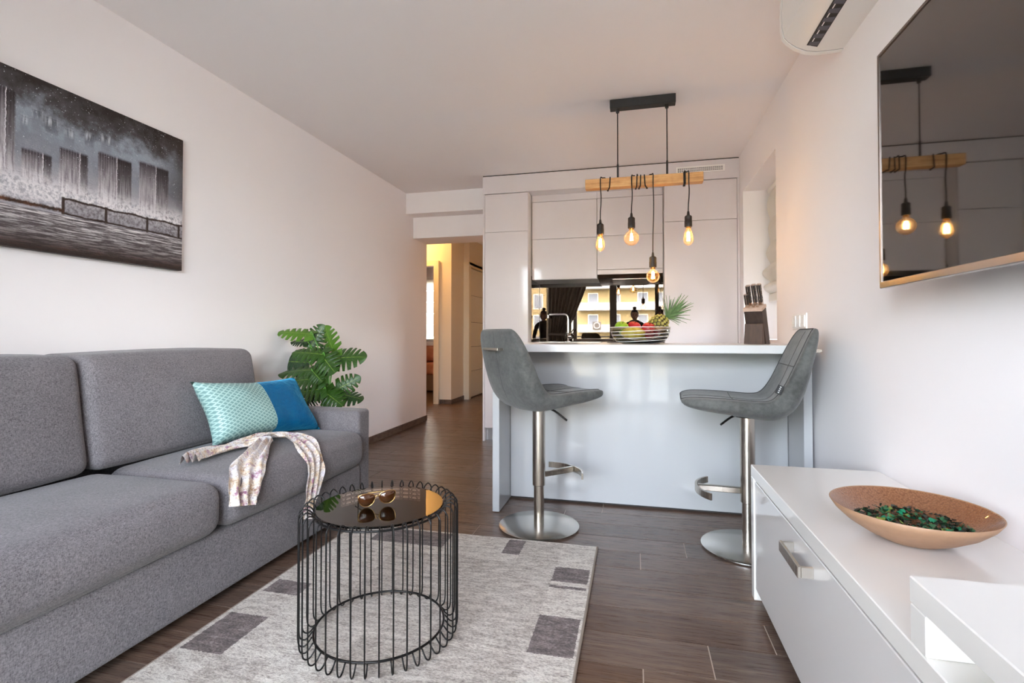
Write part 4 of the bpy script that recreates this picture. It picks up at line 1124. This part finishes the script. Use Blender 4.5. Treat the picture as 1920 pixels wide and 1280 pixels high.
# ---------------------------------------------------------------- fruit bowl
fx, fy, fz = .030, 3.0, .931
fb = thing('fruit_bowl', 'clear glass bowl with white stripes on the island, full of fruit', 'bowl', (fx, fy, fz))
bp = [(0, .004), (.098, .004), (.130, .016), (.150, .038), (.160, .065), (.162, .095)]
prof = [(0, 0), (.100, 0), (.133, .012), (.153, .035), (.163, .063), (.1655, .095)]
obj('glass_body', lathe([(r, z + fz) for r, z in prof] + [(r, z + fz) for r, z in bp[::-1]], (fx, fy, 0), 56), M_bowlglass, fb, smooth=True)
def rad(z):
    for (r0, a), (r1, b) in zip(prof, prof[1:]):
        if a <= z <= b and b > a: return r0 + (r1 - r0) * (z - a) / (b - a)
    return .166
for i in range(5):
    pts = []; zc = .0935 - i * .0185
    for k in range(64):
        a = 2 * math.pi * k / 64; zz_ = max(.006, min(.094, zc + .008 * math.cos(a - .5) * (1 if i else 0)))
        r = rad(zz_) + .0006; pts.append((fx + r * math.cos(a), fy + r * math.sin(a), fz + zz_))
    obj('white_stripe', tube(pts, .0019, 5, closed=True), M_stripe, fb, smooth=True)
def apple(name, label, c, r, mat, dimple=True):
    prof = [(0, -.82), (.25, -.90), (.55, -.82), (.85, -.5), (1.0, 0), (.97, .35), (.78, .70), (.45, .86), (.2, .80), (0, .66)]
    P = smooth_path([(a * r, b * r, 0) for a, b in prof], 3); M3 = Matrix.Rotation(.35, 3, 'X') @ Matrix.Rotation(.2, 3, 'Y')
    t = thing(name, label, 'fruit', tuple(c), 'fruit in the glass bowl')
    obj('skin', lathe([(max(0, q.x), q.y) for q in P], c, 24, M3), mat, t, smooth=True)
    c = Vector(c); obj('stalk', tube([c + M3 @ Vector((0, 0, .62 * r)), c + M3 @ Vector((.05 * r, 0, 1.1 * r))], .0015, 5), M_walnut, t)
apple('apple', 'green apple at the left of the fruit bowl', (fx - .103, fy - .02, fz + .088), .040, M_fgreen)
apple('apple', 'red apple behind the yellow fruit in the glass bowl', (fx - .035, fy + .065, fz + .090), .040, M_fred)
apple('apple', 'bright red apple between the yellow fruit and the pineapple', (fx + .045, fy - .035, fz + .082), .038, M_fred)
apple('apple', 'dark red fruit below the pineapple in the glass bowl', (fx + .105, fy - .04, fz + .062), .034, M_fdark)
apple('plum', 'small dark plum low in the bowl under the red apple', (fx + .05, fy - .09, fz + .048), .026, M_fdark)
M3 = Matrix.Rotation(R(8), 3, 'Z')
obj('melon', ellipsoid((fx - .038, fy - .065, fz + .060), .068, .045, .034, 28, 16, M3), M_fyel, label='yellow oblong fruit lying at the front of the glass bowl', cat='fruit', group='fruit in the glass bowl', smooth=True)
obj('mango', ellipsoid((fx - .02, fy + .0, fz + .036), .07, .05, .028, 28, 16), M_folive, label='olive yellow fruit at the bottom of the glass bowl', cat='fruit', group='fruit in the glass bowl', smooth=True)
# pineapple
axp = Vector((.72, .05, .60)).normalized(); pc = Vector((fx + .100, fy + .025, fz + .110))
pn = thing('pineapple', 'pineapple with long green crown lying in the fruit bowl', 'fruit', tuple(pc), 'fruit in the glass bowl')
q = Vector((0, 0, 1)).rotation_difference(axp).to_matrix(); bm = BM()
a_, b_ = .050, .062
join(bm, ellipsoid(pc, a_ * .98, a_ * .98, b_ * .98, 24, 16, q), mi=1)
for i in range(9):
    th = -1.15 + i * .29; nrow = max(5, int(13 * math.cos(th)))
    for k in range(nrow):
        ph = 2 * math.pi * (k + .5 * (i % 2)) / nrow; d = Vector((math.cos(th) * math.cos(ph), math.cos(th) * math.sin(ph), math.sin(th)))
        p0 = Vector((d.x * a_, d.y * a_, d.z * b_)); e1 = Vector((-math.sin(ph), math.cos(ph), 0)); e2 = d.cross(e1); s = .0108
        vs = [bm.verts.new(q @ (p0 + e1 * s * cu_ + e2 * s * cv_ - d * .001) + pc) for cu_, cv_ in ((1, 0), (.55, .6), (0, 1), (-.55, .6), (-1, 0), (-.55, -.6), (0, -1), (.55, -.6))]
        ct_ = bm.verts.new(q @ (p0 + d * .007) + pc)
        for k2 in range(8): bm.faces.new((vs[k2], vs[(k2 + 1) % 8], ct_))
obj('rind', bm, [M_pine, Mat('rind_grooves', (74, 58, 26), .7).m], pn)
top = pc + axp * .058
for i in range(56):
    f = i / 56; ang = i * 2.4; spread = .12 + .95 * f; Ln = .150 - .085 * f + .018 * math.sin(i * 1.7)
    d = (q @ Vector((math.cos(ang) * math.sin(spread), math.sin(ang) * math.sin(spread), math.cos(spread)))).normalized()
    w = .0105; side = d.cross(axp + Vector((.01, .02, 0))).normalized(); nn = side.cross(d); bm = BM(); rows = []
    for k in range(6):
        t_ = k / 5; cpt = top + axp * (.012 * (1 - f)) + d * (Ln * t_) + (d - axp * d.dot(axp)) * (.035 * t_ * t_) ; ww = w * (1 - t_ ** 1.6) + .0003
        rows.append([bm.verts.new(cpt + side * ww + nn * .0015), bm.verts.new(cpt - nn * .001), bm.verts.new(cpt - side * ww + nn * .0015)])
    for A, B in zip(rows, rows[1:]):
        for k in range(2): bm.faces.new((A[k], A[k + 1], B[k + 1], B[k]))
    obj('crown_leaf', bm, M_crown, pn)

# ---------------------------------------------------------------- knife block and knives
kx, ky, kz = .672, 3.10, .9305
kb = thing('knife_block', 'slanted dark wooden knife block at the right end of the island', 'knife block', (kx, ky, kz))
fdir = Vector((-.50, -.866, 0)); sdir = Vector((.866, -.50, 0))
def kpt(u, s, z): return Vector((kx, ky, kz)) + fdir * u + sdir * s + Vector((0, 0, z))
def kprism(poly, s0, s1):
    b = BM(); A = [b.verts.new(kpt(u, s0, z)) for u, z in poly]; B = [b.verts.new(kpt(u, s1, z)) for u, z in poly]; n = len(poly)
    for i in range(n): b.faces.new((A[i], A[(i + 1) % n], B[(i + 1) % n], B[i]))
    b.faces.new(A[::-1]); b.faces.new(B); bmesh.ops.bevel(b, geom=b.edges[:], offset=.0012, segments=1, affect='EDGES'); return b
hwk = .047
obj('body', kprism([(-.055, 0), (.012, 0), (.082, .178), (.012, .205)], -hwk, hwk), M_walnut, kb)
obj('foot', kprism([(.030, 0), (.085, 0), (.070, .112), (.058, .114)], -hwk, hwk), M_walnutF, kb)
obj('cap', kprism([(.0118, .2055), (.084, .1785), (.0905, .195), (.0185, .222)], -hwk - .003, hwk + .003), M_maple, kb)
kd = Vector((.37, 0, .93)); 
def kdir(): return (fdir * .36 + Vector((0, 0, .93))).normalized()
KD = kdir(); KN = (fdir * .93 - Vector((0, 0, .36))).normalized()
def knife(label, u, s, L, wd):
    base = kpt(u, s, 0); zt_ = .2055 + (.1785 - .2055) * (u - .0118) / .0722 + .0175
    base = Vector((base.x, base.y, kz + zt_ + .0)) 
    t = thing('kitchen_knife', label, 'knife', tuple(base), 'knives in the block')
    M_ = Matrix((sdir, KN, KD)).transposed()
    def P(a, b, c): return base + M_ @ Vector((a, b, c))
    def bar(a0, a1, b0, b1, c0, c1, bm):
        vs = [bm.verts.new(P(a, b, c)) for c in (c0, c1) for b in (b0, b1) for a in (a0, a1)]
        for fc in ((0, 1, 3, 2), (4, 6, 7, 5), (0, 2, 6, 4), (1, 5, 7, 3), (0, 4, 5, 1), (2, 3, 7, 6)): bm.faces.new([vs[i] for i in fc])
        return bm
    tk = .0095
    prof = [(-wd * .42, .018), (-wd * .5, .04), (-wd * .38, L * .45), (-wd * .55, L * .8), (-wd * .62, L * .97), (-wd * .3, L), (wd * .45, L * .97), (wd * .5, L * .8), (wd * .40, L * .45), (wd * .5, .04), (wd * .45, .018)]
    for side in (-1, 1):
        bm = BM(); A = [bm.verts.new(P(side * .0012, b, c)) for b, c in prof]; B = [bm.verts.new(P(side * tk, b * .9, c)) for b, c in prof]; n = len(prof)
        for i in range(n): bm.faces.new((A[i], A[(i + 1) % n], B[(i + 1) % n], B[i]))
        bm.faces.new(A[::-1]); bm.faces.new(B); obj('handle_scale', bm, M_handle, t)
    bm = BM(); A = [bm.verts.new(P(-.0012, b * 1.02, c)) for b, c in prof]; B = [bm.verts.new(P(.0012, b * 1.02, c)) for b, c in prof]
    for i in range(len(prof)): bm.faces.new((A[i], A[(i + 1) % n], B[(i + 1) % n], B[i]))
    bm.faces.new(A[::-1]); bm.faces.new(B); obj('tang', bm, M_rivet, t)
    obj('bolster', bar(-tk, tk, -wd * .45, wd * .45, .001, .018, BM()), M_rivet, t)
    obj('end_cap', bar(-tk, tk, -wd * .6, wd * .45, L * .985, L * 1.02, BM()), M_rivet, t)
    for f in (.3, .5, .72):
        c_ = P(0, 0, L * f); obj('rivet', tube([c_ - sdir * (tk + .0006), c_ + sdir * (tk + .0006)], .003, 8), M_rivet, t)
for args in (('leftmost small black-handled knife at the front of the block', .066, -.032, .075, .016), ('tall black-handled knife at the left of the block\'s rear row', .034, -.028, .115, .024), ('tall black-handled knife in the middle of the rear row', .030, 0, .118, .024), ('tall black-handled knife at the right of the rear row', .030, .028, .118, .026)): knife(*args)
sm = thing('sharpening_steel', 'short steel-capped tool low at the front of the knife block', 'tool', tuple(kpt(.066, .0, .20)), None)
for s in (.0, .02):
    b0 = kpt(.066, s, .2005); obj('steel_end', tube([b0, b0 + KD * .022], [.006, .0075], 10), M_rivet, sm)

# ---------------------------------------------------------------- curtains, at the glazed wall behind the viewer
def curtain(name, label, x0, x1, tie=None):
    t = thing(name, label, 'curtain', ((x0 + x1) / 2, YB + .12, 2.34)); b = BM(); rows = []; n = 70
    for j in range(25):
        z = 2.34 - 2.32 * j / 24; f = 1.0
        if tie:
            d = abs(z - 1.0); f = .42 + .58 * min(1, (max(0, z - 1.0) / 1.2)) ** .8 if z > 1.0 else .42 + .25 * (1.0 - z)
        row = []
        for k in range(n + 1):
            u = k / n; x = x0 + (x1 - x0) * u * f
            row.append(b.verts.new((x, YB + .12 + .045 * math.sin(u * 2 * math.pi * 9 + .4 * math.sin(j * .3)) * (.6 + .4 * f), z)))
        rows.append(row)
    for A, B in zip(rows, rows[1:]):
        for k in range(n): b.faces.new((A[k], A[k + 1], B[k + 1], B[k]))
    obj('cloth', b, M_curtain, t, smooth=True)
    if tie: obj('tieback', box(x0 - .01, x0 + (x1 - x0) * .44, YB + .05, YB + .19, .97, 1.03, .01), M_curtain, t)
    return t
curtain('curtain', 'grey pleated curtain tied back at the left of the balcony doors', -1.88, -.96, True)
curtain('curtain', 'narrow grey curtain at the right of the balcony doors', .42, .70)
obj('curtain_rail', tube([(-2.3, YB + .12, 2.38), (.75, YB + .12, 2.38)], .012, 8), M_frame, label='dark curtain rail above the balcony doors', cat='rail')

# ---------------------------------------------------------------- outside: balcony, ground, flats, trees
struct('balcony_floor', box(-3.2, 1.6, -2.7, -1.25, -.2, -.05), Mat('balcony_tile', (190, 182, 172), .7).m)
struct('ground', box(-150, 150, -150, 120, -4.2, -4.0), Mat('dry_grass', (128, 130, 126), .95).m)
rl = thing('balcony_railing', 'glass and steel balcony railing outside the doors', 'railing', (-.8, -2.62, 0))
obj('top_rail', box(-3.2, 1.6, -2.66, -2.62, .92, .96), M_steel, rl)
obj('pane', box(-3.15, 1.55, -2.645, -2.635, .05, .9), M_pane, rl)
for x in (-3.15, -1.6, 0, 1.55): obj('post', box(x - .02, x + .02, -2.66, -2.62, -.05, .92), M_steel, rl)
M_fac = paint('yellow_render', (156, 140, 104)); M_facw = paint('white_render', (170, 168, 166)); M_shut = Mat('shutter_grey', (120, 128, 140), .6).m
ap = thing('apartment_building', 'yellow block of flats with white balconies, mirrored in the splashback', 'building', (2, -56, -4))
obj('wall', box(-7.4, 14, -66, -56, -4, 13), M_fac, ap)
obj('roof', prism([(-54.6, 13), (-67, 13), (-61, 15.5)], 'x', -7.9, 14.5), Mat('roof_tile', (168, 104, 76), .8).m, ap)
for k in range(5):
    zb_ = -1.2 + k * 2.75
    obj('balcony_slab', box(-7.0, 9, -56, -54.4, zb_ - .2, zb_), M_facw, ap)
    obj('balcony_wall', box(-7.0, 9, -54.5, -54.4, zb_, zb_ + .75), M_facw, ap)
    for x in (-5.2, -2.4, 1.0, 3.6, 6.5, 10.5):
        f = obj('window', box(x - .65, x + .65, -56.05, -55.95, zb_ + .1, zb_ + 2.1), M_frameW, ap)
        obj('pane', box(x - .55, x + .55, -55.95, -55.93, zb_ + .2, zb_ + 2.0), M_shut, f)
fu = obj('fan_unit', box(-5.1, -4.1, -54.4, -54.1, 1.7, 2.65, .03), Mat('fan_unit_dark', (70, 66, 64), .6).m, ap)
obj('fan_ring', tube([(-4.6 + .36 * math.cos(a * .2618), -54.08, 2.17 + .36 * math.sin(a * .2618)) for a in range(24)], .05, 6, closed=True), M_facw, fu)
def m_tree():
    m = Mat('foliage', rough=.8); v = m.coord('Object'); m.set('Base Color', m.mix(m.noise(v, 1.6, 4), (48, 74, 34), (104, 128, 62))); return m.m
M_tree = m_tree()
for i, (x, y, h, r, lab) in enumerate(((-12.6, -38, 6.0, 2.6, 'round green tree nearest the flats, mirrored in the splashback'), (-17, -44, 7.5, 3.2, 'taller green tree further left of the flats'), (-10.5, -30, 4.2, 1.6, 'small green tree in front of the other trees'))):
    t = thing('tree', lab, 'tree', (x, y, -4))
    obj('trunk', tube([(x, y, -4), (x, y, h - 4)], [.25, .12], 8), M_walnut, t)
    b = bmesh.new(); bmesh.ops.create_icosphere(b, subdivisions=4, radius=1)
    for v in b.verts:
        d = v.co.copy(); k = 1 + .35 * noise.noise(d * 2.2 + Vector((i * 7, 0, 0))) + .18 * noise.noise(d * 6)
        v.co = Vector((x, y, h - 4)) + Vector((d.x * r * k, d.y * r * k, d.z * r * .85 * k))
    obj('crown', b, M_tree, t)

# ---------------------------------------------------------------- the photographer, only seen in the mirror glass
def person():
    bm = BM(); sk = bm.verts.layers.skin.verify(); V = {}
    J = {'pelvis': ((0, -.72, .80), .125), 'waist': ((0, -.70, .95), .115), 'chest': ((0, -.62, 1.10), .135), 'upper': ((0, -.56, 1.21), .10), 'neck': ((0, -.52, 1.28), .05)}
    for s, n in ((-1, 'l'), (1, 'r')):
        J.update({n + 'hip': ((s * .09, -.72, .76), .10), n + 'knee': ((s * .12, -.52, .46), .065), n + 'ankle': ((s * .12, -.70, .09), .042), n + 'toe': ((s * .13, -.56, .04), .035),
                  n + 'sh': ((s * .165, -.57, 1.19), .058), n + 'elb': ((s * .24, -.60, .93), .042), n + 'wri': ((s * .14, -.50, .74), .028), n + 'palm': ((s * .13, -.46, .67), .032)})
    for k, (c, r) in J.items():
        v = bm.verts.new(c); v[sk].radius = (r, r); V[k] = v
    V['pelvis'][sk].use_root = True
    E_ = [('pelvis', 'waist'), ('waist', 'chest'), ('chest', 'upper'), ('upper', 'neck')]
    for n in 'lr': E_ += [('pelvis', n + 'hip'), (n + 'hip', n + 'knee'), (n + 'knee', n + 'ankle'), (n + 'ankle', n + 'toe'), ('upper', n + 'sh'), (n + 'sh', n + 'elb'), (n + 'elb', n + 'wri'), (n + 'wri', n + 'palm')]
    for a, b in E_: bm.edges.new((V[a], V[b]))
    for s, n in ((-1, 'l'), (1, 'r')):
        for i in range(5):
            base = Vector(J[n + 'palm'][0]) + Vector(((i - 2) * .015, .012, -.01)); prev = V[n + 'palm']
            for q in range(1, 4):
                v = bm.verts.new(base + Vector((s * (-.010 * (i == 0)) + (i - 2) * .003 * q, .010 * q, -.022 * q * (.7 if i in (0, 4) else 1)))); v[sk].radius = (.0085, .0085); bm.edges.new((prev, v)); prev = v
    me = bpy.data.meshes.new('body'); bm.to_mesh(me); bm.free()
    t = thing('person', 'woman with hair in a bun crouching behind the viewer, mirrored in the splashback', 'person', (0, -.7, 0))
    o = bpy.data.objects.new('body', me); COL.objects.link(o); o.parent = t; o.matrix_parent_inverse = Matrix.Translation((0, .7, 0))
    m1 = o.modifiers.new('skin', 'SKIN'); m1.use_smooth_shade = True
    m2 = o.modifiers.new('sub', 'SUBSURF'); m2.levels = 1; m2.render_levels = 2
    me.materials.append(Mat('grey_green_clothes', (92, 92, 84), .85).m)
    skin = Mat('skin', (206, 160, 136), .55).m; hair = Mat('dark_hair', (52, 38, 32), .6).m
    hc = Vector((0, -.47, 1.385)); b = ellipsoid(hc, .072, .092, .112, 28, 20)
    for v in b.verts:
        d = v.co - hc
        if d.z < -.03: v.co.x *= 1 + d.z * 2.2; v.co.y += .012
        if d.y > .06 and abs(d.x) < .016 and -.045 < d.z < .005: v.co.y += .018
        if d.y > .05 and abs(abs(d.x) - .03) < .014 and abs(d.z) < .014: v.co.y -= .008
    h = obj('head', b, skin, t, smooth=True)
    for s in (-1, 1):
        obj('eye', ellipsoid(hc + Vector((s * .03, .079, .004)), .011, .008, .007, 12, 8), Mat('eye', (60, 44, 36), .2).m, h)
        obj('ear', ellipsoid(hc + Vector((s * .072, -.005, -.005)), .008, .018, .028, 10, 8), skin, h)
    obj('mouth', ellipsoid(hc + Vector((0, .082, -.062)), .022, .008, .006, 12, 8), Mat('lips', (160, 90, 86), .5).m, h)
    b = ellipsoid(hc + Vector((0, -.014, .022)), .080, .098, .108, 24, 16)
    for v in b.verts:
        d = v.co - hc
        if d.y > .03 and d.z < .06: v.co.y = hc.y + .03
    obj('hair', b, hair, t, smooth=True)
    obj('hair_bun', ellipsoid(hc + Vector((0, -.03, .145)), .04, .04, .036, 16, 10), hair, t, smooth=True)
person()
